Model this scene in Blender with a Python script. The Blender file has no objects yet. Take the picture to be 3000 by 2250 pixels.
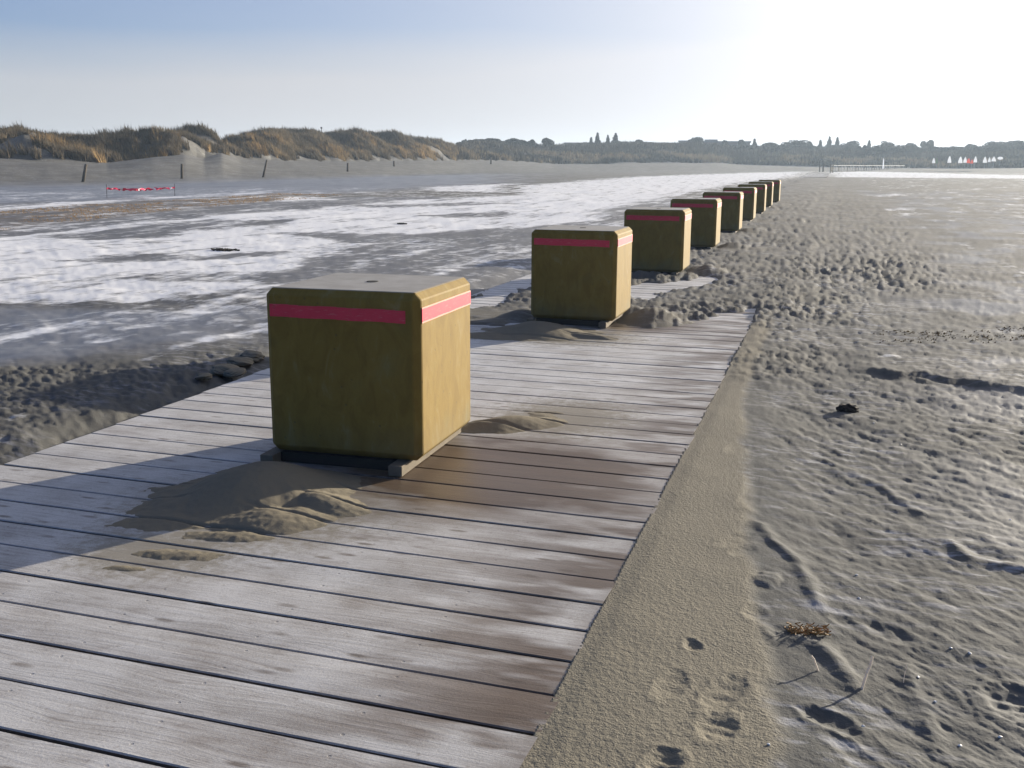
import bpy, bmesh, math, random
import numpy as np
from mathutils import Matrix, Vector
random.seed(7); RS = np.random.RandomState(11)
S = bpy.context.scene
COL = S.collection
# ------------------------------------------------------------------ camera
F, PITCH, ROLL, YAW, CH = 3106.85, 0.20556, 0.00426, 0.28841, 1.7946      # focal length in photo pixels (3000 wide)
fw = np.array([-math.sin(YAW)*math.cos(PITCH), math.cos(YAW)*math.cos(PITCH), -math.sin(PITCH)])
r0 = np.array([math.cos(YAW), math.sin(YAW), 0.0]); u0 = np.cross(r0, fw)
rt = r0*math.cos(ROLL) + u0*math.sin(ROLL); up = np.cross(rt, fw)
cam = bpy.data.objects.new('camera', bpy.data.cameras.new('camera')); COL.objects.link(cam)
cam.matrix_world = Matrix(((rt[0], up[0], -fw[0], 0), (rt[1], up[1], -fw[1], 0), (rt[2], up[2], -fw[2], CH), (0, 0, 0, 1)))
cam.data.sensor_width = 36; cam.data.lens = 36*F/3000; cam.data.clip_start = .05; cam.data.clip_end = 6000
S.camera = cam
# ------------------------------------------------------------------ light
SUN_EL, SUN_AZ = math.radians(11.0), math.atan2(.517, .856)               # azimuth from +Y towards +X
sv = Vector((math.sin(SUN_AZ)*math.cos(SUN_EL), math.cos(SUN_AZ)*math.cos(SUN_EL), math.sin(SUN_EL)))
sun = bpy.data.objects.new('sun', bpy.data.lights.new('sun', 'SUN')); COL.objects.link(sun)
sun.data.energy = 5.0; sun.data.angle = math.radians(.55); sun.data.color = (1, .90, .74)
sun.rotation_euler = sv.to_track_quat('Z', 'Y').to_euler()
W = bpy.data.worlds.new('World'); S.world = W; W.use_nodes = True
wn, wl = W.node_tree.nodes, W.node_tree.links
sky = wn.new('ShaderNodeTexSky'); sky.sky_type = 'NISHITA'; sky.sun_disc = False
sky.sun_elevation = SUN_EL; sky.sun_rotation = SUN_AZ; sky.altitude = 0; sky.air_density = 1.0; sky.dust_density = .6; sky.ozone_density = 5.0
wn['Background'].inputs['Strength'].default_value = .051
# thin high veil of cloud: thickest low down and round the sun
tc = wn.new('ShaderNodeTexCoord')
def wmath(op, a, b=None, c=None, clamp=False):
    n = wn.new('ShaderNodeMath'); n.operation = op; n.use_clamp = clamp
    for i, v in enumerate((a, b, c)):
        if v is None: continue
        if isinstance(v, (int, float)): n.inputs[i].default_value = v
        else: wl.new(v, n.inputs[i])
    return n.outputs[0]
sep = wn.new('ShaderNodeSeparateXYZ'); wl.new(tc.outputs['Generated'], sep.inputs[0])
dt = wn.new('ShaderNodeVectorMath'); dt.operation = 'DOT_PRODUCT'; wl.new(tc.outputs['Generated'], dt.inputs[0]); dt.inputs[1].default_value = sv
mp = wn.new('ShaderNodeMapping'); mp.inputs['Scale'].default_value = (1.2, 1.2, 9); wl.new(tc.outputs['Generated'], mp.inputs[0])
wnz = wn.new('ShaderNodeTexNoise'); wnz.inputs['Scale'].default_value = 1.6; wnz.inputs['Detail'].default_value = 4; wl.new(mp.outputs[0], wnz.inputs['Vector'])
veilN = wmath('MULTIPLY_ADD', wnz.outputs[0], .10, -.05)
zz = wmath('ADD', sep.outputs['Z'], wmath('MULTIPLY', veilN, .5))
low = wmath('SUBTRACT', 1.0, wmath('MULTIPLY_ADD', zz, 1/.045, -.068/.045, True), clamp=True)   # bank that ends about 8 degrees up
glow = wmath('POWER', wmath('MULTIPLY_ADD', dt.outputs['Value'], .5, .5, True), 13.0)
wide = wmath('MULTIPLY', wmath('POWER', wmath('MULTIPLY_ADD', dt.outputs['Value'], .5, .5, True), 2.8), .95)
veil = wmath('ADD', wide, wmath('MULTIPLY', wmath('MULTIPLY', low, .50), wmath('MULTIPLY_ADD', dt.outputs['Value'], 1/.9, .6/.9, True)))
veil = wmath('ADD', veil, wmath('MULTIPLY', glow, .6))
veil = wmath('MINIMUM', wmath('ADD', veil, veilN), .92)
veil = wmath('MAXIMUM', veil, 0.0)
vcol = wn.new('ShaderNodeVectorMath'); vcol.operation = 'SCALE'; vcol.inputs[0].default_value = (5.9, 5.8, 6.0)
wl.new(wmath('MULTIPLY_ADD', glow, 2.0, .88), vcol.inputs['Scale'])
mix = wn.new('ShaderNodeMix'); mix.data_type = 'RGBA'; tint = wn.new('ShaderNodeVectorMath'); tint.operation = 'MULTIPLY'; wl.new(sky.outputs[0], tint.inputs[0]); tint.inputs[1].default_value = (.93, 1.02, 1.30)
wl.new(veil, mix.inputs[0]); wl.new(tint.outputs[0], mix.inputs[6]); wl.new(vcol.outputs[0], mix.inputs[7])
wl.new(mix.outputs[2], wn['Background'].inputs['Color'])
S.view_settings.view_transform = 'Standard'; S.view_settings.look = 'None'; S.view_settings.gamma = 1
S.view_settings.use_curve_mapping = False; S.view_settings.exposure = 1.2
S.cycles.max_bounces = 6; S.cycles.diffuse_bounces = 3; S.cycles.volume_bounces = 1; S.cycles.transparent_max_bounces = 6

# ------------------------------------------------------------------ noise
PERM = np.random.RandomState(3).permutation(4096)
GR = np.random.RandomState(4).uniform(0, 2*np.pi, 4096); GX, GY = np.cos(GR), np.sin(GR)
def perlin(x, y, seed=0):
    xi, yi = np.floor(x).astype(np.int64), np.floor(y).astype(np.int64); xf, yf = x-xi, y-yi
    def g(ix, iy, dx, dy):
        h = PERM[(PERM[(ix+seed*131) & 4095] + iy) & 4095]; return GX[h]*dx + GY[h]*dy
    sx, sy = xf*xf*xf*(xf*(xf*6-15)+10), yf*yf*yf*(yf*(yf*6-15)+10)
    a = g(xi, yi, xf, yf); b = g(xi+1, yi, xf-1, yf); c = g(xi, yi+1, xf, yf-1); d = g(xi+1, yi+1, xf-1, yf-1)
    return 1.5*((a+(b-a)*sx) + ((c+(d-c)*sx)-(a+(b-a)*sx))*sy)
def fbm(x, y, sc, octv=4, seed=0, gain=.5):
    t = 0; am = 1.0
    for o in range(octv):
        t = t + am*perlin(x/sc*2**o, y/sc*2**o, seed+o); am *= gain
    return t
def ss(a, b, x):
    t = np.clip((x-a)/(b-a), 0, 1); return t*t*(3-2*t)
# ------------------------------------------------------------------ photo measurement -> place
def ray(u, v): return fw + rt*((u-1500)/F) + up*(-(v-1125)/F)
def ground(u, v, z=0.0):
    d = ray(u, v); t = (z-CH)/d[2]; return d[0]*t, d[1]*t
def phi(u):                                                            # azimuth of a far thing, from +Y towards +X
    v = 475.0; d = ray(u, v); return math.atan2(d[0], d[1])
def at(u, v, r):                                                       # point at horizontal distance r
    d = ray(u, v); k = r/math.hypot(d[0], d[1]); return d[0]*k, d[1]*k, CH+d[2]*k
# ------------------------------------------------------------------ terrain
#        u,   d0,  d1, vbase, d2, vcrest
TB = [(-1500, 70, 105, 468, 128, 388), (0, 82, 125, 469, 148, 386), (136, 83, 126, 472, 149, 400), (244, 85, 128, 475, 150, 404),
      (312, 86, 129, 477, 152, 414), (447, 90, 134, 460, 158, 408), (542, 93, 140, 452, 163, 391), (597, 95, 146, 462, 168, 398), (651, 98, 152, 450, 176, 420),
      (705, 101, 158, 465, 184, 405), (760, 104, 164, 468, 190, 392), (841, 109, 172, 470, 200, 382), (922, 114, 180, 472, 208, 392),
      (949, 116, 184, 472, 212, 402), (1003, 121, 190, 472, 218, 393), (1058, 127, 197, 472, 226, 388), (1125, 136, 205, 472, 236, 393),
      (1193, 150, 214, 471, 246, 404), (1247, 160, 222, 470, 254, 417), (1288, 170, 230, 470, 262, 417), (1336, 180, 242, 470, 290, 432),
      (1380, 190, 255, 469, 360, 430), (1500, 205, 280, 472, 400, 431), (1620, 225, 300, 480, 415, 434), (1730, 240, 305, 482, 415, 432), (1825, 250, 310, 478, 415, 429),
      (1900, 255, 315, 477, 415, 434), (2100, 268, 325, 478, 420, 436), (2200, 280, 330, 483, 420, 438), (2400, 285, 330, 489, 430, 441),
      (2600, 285, 330, 492, 440, 446), (2800, 270, 325, 494, 440, 446), (3000, 255, 320, 492, 440, 444), (4300, 240, 300, 485, 420, 440)]
tp = np.array([phi(t[0]) for t in TB])
td0, td1, td2 = (np.array([t[k] for t in TB], float) for k in (1, 2, 4))
tz1 = np.array([at(t[0], t[3], t[2])[2] for t in TB]); tz2 = np.array([at(t[0], t[5], t[4])[2] for t in TB])
left = tp < phi(1340); tz2 = np.where(left, tz2-.55, tz2)
def wrap(arr): return np.interp
PP = np.concatenate(([-math.pi], tp, [math.pi]))
def tab(a, ph): return np.interp(ph, PP, np.concatenate(([(a[0]+a[-1])/2], a, [(a[0]+a[-1])/2])))
def big(x, y):
    r = np.hypot(x, y); ph = np.arctan2(x, y)
    d0, d1, d2, z1, z2 = (tab(a, ph) for a in (td0, td1, td2, tz1, tz2))
    z = z1*ss(d0, d1, r)
    k = np.clip((r-d1)/(d2-d1), 0, 1)
    dune = (z2-z1)*(np.sin(k*np.pi/2)**.85)
    nearw = ss(phi(1380), phi(1300), ph)
    lump = (fbm(x, y, 16, 4, 20)*1.0*nearw + fbm(x, y, 38, 3, 24)*1.4*(1-nearw) + fbm(x, y, 5.5, 3, 27)*.6 + nearw*(.35-np.abs(fbm(x, y, 15, 2, 29)))*3.2)*np.sin(np.clip(k, 0, 1)*np.pi)**.8
    z = z + dune + lump*np.where(r > d1, 1, 0)
    z = z - ss(d2, d2+150, r)*(z2-2.0)*.7
    return z
def bigs(x, y): return float(big(np.array([x], float), np.array([y], float))[0])
def cast(u, v, rmin=20, rmax=600):
    d = ray(u, v); hh = math.hypot(d[0], d[1]); rr = np.arange(rmin, rmax, .5)
    X, Y, Z = d[0]/hh*rr, d[1]/hh*rr, CH+d[2]/hh*rr
    hit = np.nonzero(Z <= big(X, Y))[0]
    i = hit[0] if len(hit) else len(rr)-1
    return X[i], Y[i], float(big(X[i:i+1], Y[i:i+1])[0])
# ------------------------------------------------------------------ outlines on the ground
def G4(pts, ox, oy, sc): return np.array([ground(ox+a*sc, oy+b*sc) for a, b in pts])
def sdf(x, y, poly):                                                   # >0 inside
    d = np.full(x.shape, 1e18); ins = np.zeros(x.shape, bool); n = len(poly)
    for i in range(n):
        ax, ay = poly[i]; bx, by = poly[(i+1) % n]; ex, ey = bx-ax, by-ay
        t = np.clip(((x-ax)*ex+(y-ay)*ey)/(ex*ex+ey*ey+1e-12), 0, 1)
        d = np.minimum(d, (x-ax-ex*t)**2+(y-ay-ey*t)**2)
        c = (ay > y) != (by > y)
        with np.errstate(divide='ignore', invalid='ignore'): ins ^= c & (x < ex*(y-ay)/(ey if ey else 1e-12)+ax)
    return np.where(ins, 1, -1)*np.sqrt(d)
q = .678
ICE = [G4(p, ox, 0, q) for ox, p in (
    (0, [(-400, 930), (0, 885), (600, 850), (1150, 822), (1200, 829), (700, 853), (250, 888), (0, 902), (-400, 955)]),
    (0, [(-700, 1110), (0, 1002), (350, 972), (900, 927), (1200, 905), (1500, 885), (1700, 862), (2212, 838), (2600, 822), (2600, 950), (2212, 985), (1900, 990), (1650, 1030), (1550, 1060), (1350, 1110), (1250, 1170), (1140, 1235), (600, 1280), (0, 1272), (-700, 1400)]),
    (0, [(1150, 850), (1400, 843), (1470, 858), (1180, 869)]), (0, [(1540, 830), (1650, 823), (1640, 836)]), (0, [(1800, 806), (2212, 790), (2212, 830), (1850, 822)]),
    (1500, [(0, 800), (500, 762), (1000, 745), (1300, 740), (1250, 765), (1020, 790), (830, 826), (680, 858), (480, 895), (260, 940), (0, 985)]),
    (1500, [(1350, 738), (1700, 744), (2212, 756), (3200, 775), (3200, 800), (2212, 771), (1700, 768), (1350, 764)]),
    (1500, [(1530, 902), (1600, 895), (1700, 900), (1745, 925), (1650, 932)]), (1500, [(1470, 846), (1600, 836), (1745, 838), (1600, 850)]),
    (1500, [(1500, 1535), (1640, 1520), (1560, 1552)]))]
ICE += [G4([(350, 1440), (560, 1425), (560, 1450), (360, 1455)], 0, 0, q), G4([(820, 1430), (970, 1412), (930, 1455), (830, 1462)], 0, 0, q), G4([(0, 95), (150, 90), (60, 140), (0, 140)], 0, 1125, q)]
HOLE = [G4(p, 0, 0, q) for p in ([(170, 1005), (400, 985), (900, 945), (1280, 946), (1200, 966), (820, 985), (700, 1012), (400, 1022)],
    [(1180, 991), (1500, 996), (2212, 1003), (2212, 1060), (1900, 1034), (1550, 1035)], [(250, 1111), (600, 1085), (1000, 1074), (1300, 1070), (1000, 1101), (450, 1112)],
    [(500, 1176), (700, 1155), (1100, 1158), (1350, 1180), (1300, 1202), (800, 1197)], [(1500, 890), (1900, 872), (2212, 862), (2212, 872), (1800, 892)], [(1800, 925), (2212, 905), (2212, 925), (1950, 935)])]
VEG = [G4([(-400, 960), (0, 905), (350, 880), (1200, 832), (1500, 838), (1000, 882), (700, 915), (350, 955), (0, 985), (-400, 1030)], 0, 0, q)]
BLU = [G4([(-400, 1420), (0, 1290), (900, 1300), (1140, 1300), (1140, 1440), (700, 1480), (300, 1500), (0, 1560), (-400, 1700)], 0, 0, q), G4([(-400, 830), (0, 790), (1500, 760), (2212, 750), (2212, 790), (1500, 830), (0, 885), (-400, 920)], 0, 0, q)]
FOOT = G4([(1480, 655), (1380, 600), (1500, 545), (1600, 480), (1690, 425), (1800, 405), (1900, 430), (1960, 490), (2040, 560), (2060, 610), (1880, 650), (1760, 690), (1700, 760), (1650, 800), (1640, 700), (1550, 680)], 0, 0, 1.3562)
BANKR = G4([(-300, 800), (0, 770), (350, 775), (480, 745), (570, 740), (570, 800), (300, 880), (0, 990), (-300, 1100)], 0, 0, 1.3562)
PALE = G4([(1330, 505), (1480, 530), (1640, 600), (1850, 700), (1880, 765), (1650, 760), (1430, 640)], 1500, 1125, q)
OPEN2 = [G4(p, 0, 0, 1) for p in ([(1840, 872), (1850, 838), (2080, 812), (2094, 822), (1990, 848), (1860, 880)], [(1383, 905), (1330, 905), (1480, 825), (1600, 780), (1640, 780), (1546, 838), (1480, 870)])]
XR, XL = -.795, -4.70                                                   # right and left ends of the planks
ez = np.array([(-.03, -5), (-.04, 2), (-.059, 3.02), (-.10, 3.71), (-.148, 4.0), (-.224, 4.32), (-.342, 5.46), (-.372, 6.1), (-.489, 7.35), (-.566, 8.5), (-.577, 11.1), (-.57, 12.4), (-.5, 20)])
def stripedge(y): return np.interp(y, ez[:, 1], ez[:, 0])
BLK = [(-2.2169, 5.6017, .0138), (-2.2327, 11.5554, .0017), (-2.249, 17.278, .0099), (-2.3018, 22.8225, .0021), (-2.2932, 28.6086, -.0022), (-2.338, 34.4515, -.0088), (-2.3481, 40.1077, .0015), (-2.413, 46.0705, 0), (-2.3729, 51.6845, -.0005)]
BW, BH, BZ = .9865, 1.0, .065
PITS = [  # photo px (u, v), half length, half width, direction (deg from +Y), depth
    (2030, 1893, .045, .03, -20, .030), (1965, 2010, .10, .045, 10, .022), (2125, 2030, .13, .05, 15, .030), (2100, 2130, .08, .055, 10, .03),
    (1945, 2240, .07, .05, 0, .04), (2160, 1580, .12, .05, 25, .02), (2175, 1610, .08, .045, 25, .018), (2155, 1310, .14, .05, 10, .018),
    (2435, 2095, .09, .05, -60, .045), (2970, 2030, .10, .09, 0, .05), (2470, 1800, .06, .035, -50, .02), (2190, 1465, .10, .045, 10, .012),
    (2250, 1690, .08, .05, 20, -.03), (2600, 1830, .10, .05, -40, .018), (2900, 1600, .14, .06, -50, .02), (2750, 1450, .16, .06, -50, .02),
    (2345, 1855, .10, .035, -60, .02), (2500, 2190, .12, .04, -40, .018), (2210, 1790, .07, .04, 0, .02), (2650, 1990, .08, .04, -60, .015)]
def pits(x, y):
    z = np.zeros_like(x)
    for u, v, a, b, dg, dep in PITS:
        cx, cy = ground(u, v); m = (abs(x-cx) < .7) & (abs(y-cy) < .7)
        c, s = math.cos(math.radians(dg)), math.sin(math.radians(dg)); dx, dy = x[m]-cx, y[m]-cy
        l, w = (dx*s+dy*c)/a, (dx*c-dy*s)/b; rr = np.sqrt(l*l+w*w)
        rr = rr*(1+.22*fbm(x[m], y[m], .06, 2, 8)); dep2 = abs(dep)*.30; z[m] += -dep*.34*np.exp(-(rr**3)) + (.10*dep*np.exp(-((rr-1.35)/.3)**2)) + dep2*(.5+.5*np.cos(l*9))*.35*np.exp(-rr**3) + dep2*.15*np.exp(-rr**4)*fbm(x[m], y[m], .035, 2, 12)
    return z
RIDGES = [([(2225, 1530), (2290, 1590), (2345, 1650), (2385, 1720), (2405, 1745)], .012, .035), ([(2345, 1855), (2400, 1875), (2460, 1940), (2500, 1990)], .014, .035), ([(2240, 1835), (2262, 1880), (2330, 1860)], .008, .02),
          ([(2420, 1330), (2560, 1390), (2700, 1480)], .008, .03), ([(2760, 1560), (2860, 1620), (2990, 1640)], .012, .04), ([(2650, 1930), (2720, 2060), (2740, 2150)], .008, .03)]
LEDGE = np.array(sorted(ground(*p) for p in [(2440, 1080), (2560, 1078), (2610, 1090), (2700, 1092), (2780, 1108), (2860, 1118), (2930, 1128), (3010, 1136), (3200, 1150)]))
def ridges(x, y):
    z = np.zeros_like(x); m = (x > -.6) & (x < 5) & (y > 2) & (y < 14); X, Y_ = x[m]+.02*fbm(x[m], y[m], .2, 2, 7), y[m]+.03*fbm(x[m], y[m], .25, 2, 6); o = np.zeros_like(X)
    for pts, h, w in RIDGES:
        P = [ground(*p) for p in pts]; d = np.full(X.shape, 9.)
        for (ax, ay), (bx, by) in zip(P[:-1], P[1:]):
            ex, ey = bx-ax, by-ay; t = np.clip(((X-ax)*ex+(Y_-ay)*ey)/(ex*ex+ey*ey), 0, 1); d = np.minimum(d, np.hypot(X-ax-ex*t, Y_-ay-ey*t))
        o += h*np.exp(-(d/w)**2)
    yl = np.interp(X, LEDGE[:, 0], LEDGE[:, 1]); k = Y_-yl; o += .035*ss(-.03, .05, k)*ss(1.6, .1, k)*ss(LEDGE[0, 0], LEDGE[0, 0]+.5, X)
    z[m] = o; return z
def cover(x, y):                                                        # how far blown sand stands above the planks
    w = fbm(x, y, .5, 3, 50)*.25
    yb = np.interp(x, [-4.7, -3.9, -3.2, -2.9, -2.2, -1.85, -1.3, -.8], [11.6, 11.2, 11.3, 12.0, 12.0, 11.7, 12.6, 13.6])
    m = ss(-.35, .35, y-yb+w*1.6)
    for P in OPEN2: m = m*(1-ss(-.15, .2, sdf(x, y, P)+w*.7))
    far = ss(150, 168, y); m = m*(1-far)
    lane = ss(-3.5, -4.1, x+w)*ss(14, 17, y)*ss(-.2, .2, fbm(x, y, 5, 2, 61)+.15)
    m = m*(1-lane)
    c = -.10 + m*.125 + m*.02*fbm(x, y, 1.2, 2, 55)
    for i, (bx, by, a) in enumerate(BLK[1:]):                           # drifts against the blocks
        for gx, gy, sx, sy, h in ((bx-.55, by-.35, .36, .30, .12), (bx+.32, by+.75, .38, .55, .13), (bx-1.2, by+.4, .3, .4, .10), (bx-.3, by+1.2, .6, .3, .12)):
            if i == 0 and gy < by: continue
            c = np.maximum(c, -.05+(h+.05)*np.exp(-((x-gx)/sx)**2-((y-gy)/sy)**2)) if i < 4 else c
    return c
def detail(x, y):
    r = np.hypot(x, y)
    inb = (x < XR-.02) & (x > XL)
    right = x >= XR-.02
    e = stripedge(y) + .040*fbm(x, y, .6, 5, 31, .6)
    strip = right & (x < e); st = np.where(right, ss(.05, -.05, x-e), 0)*ss(13.5, 12, y)
    # anisotropic wind marks: long axis runs away to the right-hand side
    ca, sa = math.cos(math.radians(-48)), math.sin(math.radians(-48))
    xa, ya = x*ca+y*sa, -x*sa+y*ca
    fade = ss(70, 25, r)
    wind = (fbm(xa/2.4, ya, .085, 4, 5, .68)*.0090 + fbm(xa/1.8, ya, .45, 3, 9)*.008)*(.50+.62*ss(4.5, 9, r)*ss(45, 20, r))
    lumps = np.abs(fbm(x, y, .17, 3, 14, .6))
    fz = sdf(x, y, FOOT); foot = ss(-.8, .8, fz+fbm(x, y, 1.5, 2, 60)*.7)
    foot = np.maximum(foot, ss(12, 13.5, y)*ss(1.0, -.2, x)*ss(62, 50, y)*(x > XL))
    bk = ss(-.35, .35, sdf(x, y, BANKR)+fbm(x, y, .6, 2, 62)*.25)
    rough = ((.45-lumps)*.062 + (.3-np.abs(fbm(x, y, .42, 2, 18)))*.035)*np.clip(.75+.9*fbm(x, y, 2.2, 3, 19), .70, 1.35) + fbm(x, y, .08, 2, 17)*.011
    z = np.zeros_like(x)
    # right-hand side
    zr = -.014 - .030*ss(0, .6, x-e) + wind*.8*ss(-.05, .5, x-e) + wind*.2 + .010*fbm(x, y, 1.3, 2, 41) + .022*np.exp(-np.maximum(x-XR, 0)/.7)*ss(12, 13.5, y)
    zs = .006 - .008*ss(-.5, 0, (x-e)) - .006*ss(XR+.10, XR, x) + .0025*fbm(x, y, .4, 2, 42) + .0012*fbm(x, y, .03, 2, 43)
    z = np.where(right, zr*(1-st)+zs*st, z)
    z = np.where(right, z+foot*(rough+.02), z)
    # left-hand side: trough along the boards, a trodden bank, flats
    dl = XL-x
    zl = -.14 + .08*ss(.20, .75, dl + .10*fbm(x, y, .5, 3, 44))*ss(7.0, 1.2, dl) + .018*fbm(x, y, 1.1, 2, 45)
    zl = np.where(y > 12, zl+ss(12, 14, y)*.04, zl)
    zl = zl + bk*rough*.42 + (1-bk)*(.009*fbm(x, y, .5, 3, 46)+.005*fbm(x, y, .14, 3, 47)) + .05*fbm(x, y, 9, 2, 48)*ss(6, 14, dl)
    z = np.where(x <= XL, zl, z)
    cv = cover(x, y); zc = np.maximum(cv, -.14) + np.where(cv > -.03, foot*rough*.8, 0)
    zc += np.where(cv > -.05, .5*rough*np.exp(-((x-BLK[1][0]-.5)/.7)**2-((y-12.4)/.8)**2), 0)
    z = np.where(inb, zc, z)
    # further away everything is a low undulating flat
    fl = ss(16, 40, r)*(~inb)
    z = z + ss(60, 110, r)*(x < -20)*(fbm(x, y, 5, 4, 76)*.10)
    z = z*(1-.5*fl) + fl*(fbm(x, y, 1.6, 3, 70)*.022 + fbm(x, y, 9, 3, 74)*.03)
    z = z*np.where(inb, 1, ss(500, 200, r))
    return z + pits(x, y) + ridges(x, y), st, foot, bk, fade
# ------------------------------------------------------------------ mesh helpers
def mesh_np(name, V, Fc, mat=None, smooth=False):
    V = np.ascontiguousarray(V, np.float32); Fc = np.ascontiguousarray(Fc, np.int32); n, k = Fc.shape
    me = bpy.data.meshes.new(name); me.vertices.add(len(V)); me.vertices.foreach_set('co', V.ravel())
    me.loops.add(n*k); me.loops.foreach_set('vertex_index', Fc.ravel())
    me.polygons.add(n); me.polygons.foreach_set('loop_start', np.arange(0, n*k, k, dtype=np.int32)); me.polygons.foreach_set('loop_total', np.full(n, k, np.int32))
    me.polygons.foreach_set('use_smooth', np.full(n, bool(smooth)))
    me.update(calc_edges=True)
    if mat: me.materials.append(mat)
    return me
def link(name, me, parent=None, loc=(0, 0, 0), rot=(0, 0, 0), **kw):
    o = bpy.data.objects.new(name, me); COL.objects.link(o); o.location = loc; o.rotation_euler = rot
    if parent: o.parent = parent
    for k, v in kw.items(): o[k] = v
    return o
def vcol(me, arr, name='mask'):
    a = me.color_attributes.new(name, 'FLOAT_COLOR', 'POINT'); a.data.foreach_set('color', np.ascontiguousarray(arr, np.float32).ravel())
def bm_mesh(name, bm, mat=None, smooth=False):
    me = bpy.data.meshes.new(name); bm.normal_update(); bm.to_mesh(me); bm.free()
    if mat: me.materials.append(mat)
    if smooth: me.polygons.foreach_set('use_smooth', np.ones(len(me.polygons), bool))
    return me
def box(bm, c, s, rot=0.0, bev=0.0, tilt=None):
    r = bmesh.ops.create_cube(bm, size=1, matrix=Matrix.Translation(c) @ Matrix.Rotation(rot, 4, 'Z') @ (tilt or Matrix()) @ Matrix.Diagonal((*s, 1)))
    if bev:
        es = list({e for v in r['verts'] for e in v.link_edges}); bmesh.ops.bevel(bm, geom=es, offset=bev, segments=1, affect='EDGES')
def cyl(bm, p0, p1, ra, rb, n=8):
    p0, p1 = Vector(p0), Vector(p1); d = p1-p0
    M = Matrix.Translation((p0+p1)/2) @ d.to_track_quat('Z', 'Y').to_matrix().to_4x4()
    bmesh.ops.create_cone(bm, cap_ends=True, segments=n, radius1=ra, radius2=rb, depth=d.length, matrix=M)
# ------------------------------------------------------------------ materials
class NT:
    def __init__(s, name):
        s.m = bpy.data.materials.new(name); s.m.use_nodes = True; s.n = s.m.node_tree.nodes; s.l = s.m.node_tree.links; s.b = s.n['Principled BSDF']; s.out = s.n['Material Output']
    def node(s, t, **kw):
        n = s.n.new(t)
        for k, v in kw.items():
            if k in n.inputs.keys() if isinstance(k, str) else False: s.put(n.inputs[k], v)
            else: setattr(n, k, v)
        return n
    def put(s, sock, v):
        if isinstance(v, bpy.types.NodeSocket): s.l.new(v, sock)
        elif isinstance(v, tuple) and len(v) == 3 and sock.type == 'RGBA': sock.default_value = (*v, 1)
        else: sock.default_value = v
    def math(s, op, a, b=None, c=None, cl=False):
        n = s.n.new('ShaderNodeMath'); n.operation = op; n.use_clamp = cl
        for i, v in enumerate((a, b, c)):
            if v is not None: s.put(n.inputs[i], v)
        return n.outputs[0]
    def mix(s, f, a, b):
        n = s.n.new('ShaderNodeMix'); n.data_type = 'RGBA'; s.put(n.inputs[0], f); s.put(n.inputs[6], a); s.put(n.inputs[7], b); return n.outputs[2]
    def noise(s, vec, sc, det=3, rough=.55, dist=0.0):
        n = s.n.new('ShaderNodeTexNoise'); s.put(n.inputs['Vector'], vec); n.inputs['Scale'].default_value = sc; n.inputs['Detail'].default_value = det; n.inputs['Roughness'].default_value = rough; n.inputs['Distortion'].default_value = dist; return n.outputs[0]
    def mapv(s, vec, scale=(1, 1, 1), loc=(0, 0, 0), rot=(0, 0, 0)):
        n = s.n.new('ShaderNodeMapping'); s.put(n.inputs[0], vec); n.inputs['Scale'].default_value = scale; n.inputs['Location'].default_value = loc; n.inputs['Rotation'].default_value = rot; return n.outputs[0]
    def ramp(s, f, a, b): return s.math('MULTIPLY_ADD', f, 1/(b-a), -a/(b-a), True)
    def bump(s, h, st, dist, nrm=None):
        n = s.n.new('ShaderNodeBump'); s.put(n.inputs['Strength'], st); n.inputs['Distance'].default_value = dist; s.put(n.inputs['Height'], h)
        if nrm: s.put(n.inputs['Normal'], nrm)
        return n.outputs[0]
    def pos(s): return s.n.new('ShaderNodeNewGeometry').outputs['Position']
    def obj(s): return s.n.new('ShaderNodeTexCoord').outputs['Object']
def simple(name, col, rough=.7, var=.25, sc=8, spec=.3, bump=0, trans=0, metal=0):
    t = NT(name); P = t.obj(); n = t.noise(P, sc, 4)
    c = t.mix(n, tuple(x*(1-var) for x in col), tuple(min(1, x*(1+var)) for x in col))
    t.put(t.b.inputs['Base Color'], c); t.b.inputs['Roughness'].default_value = rough; t.b.inputs['Specular IOR Level'].default_value = spec; t.b.inputs['Metallic'].default_value = metal
    if bump: t.put(t.b.inputs['Normal'], t.bump(t.noise(P, sc*6, 3), bump, .01))
    if trans:
        tr = t.n.new('ShaderNodeBsdfTranslucent'); t.put(tr.inputs[0], c); mx = t.n.new('ShaderNodeMixShader'); mx.inputs[0].default_value = trans
        t.l.new(t.b.outputs[0], mx.inputs[1]); t.l.new(tr.outputs[0], mx.inputs[2]); t.l.new(mx.outputs[0], t.out.inputs['Surface'])
    return t.m
def attr_mat(name, rough=.8, trans=.35):                                # colour carried per blade
    t = NT(name); a = t.n.new('ShaderNodeAttribute'); a.attribute_name = 'mask'
    t.put(t.b.inputs['Base Color'], a.outputs['Color']); t.b.inputs['Roughness'].default_value = rough; t.b.inputs['Specular IOR Level'].default_value = .15
    tr = t.n.new('ShaderNodeBsdfTranslucent'); t.put(tr.inputs[0], a.outputs['Color']); mx = t.n.new('ShaderNodeMixShader'); mx.inputs[0].default_value = trans
    t.l.new(t.b.outputs[0], mx.inputs[1]); t.l.new(tr.outputs[0], mx.inputs[2]); t.l.new(mx.outputs[0], t.out.inputs['Surface']); return t.m
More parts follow.
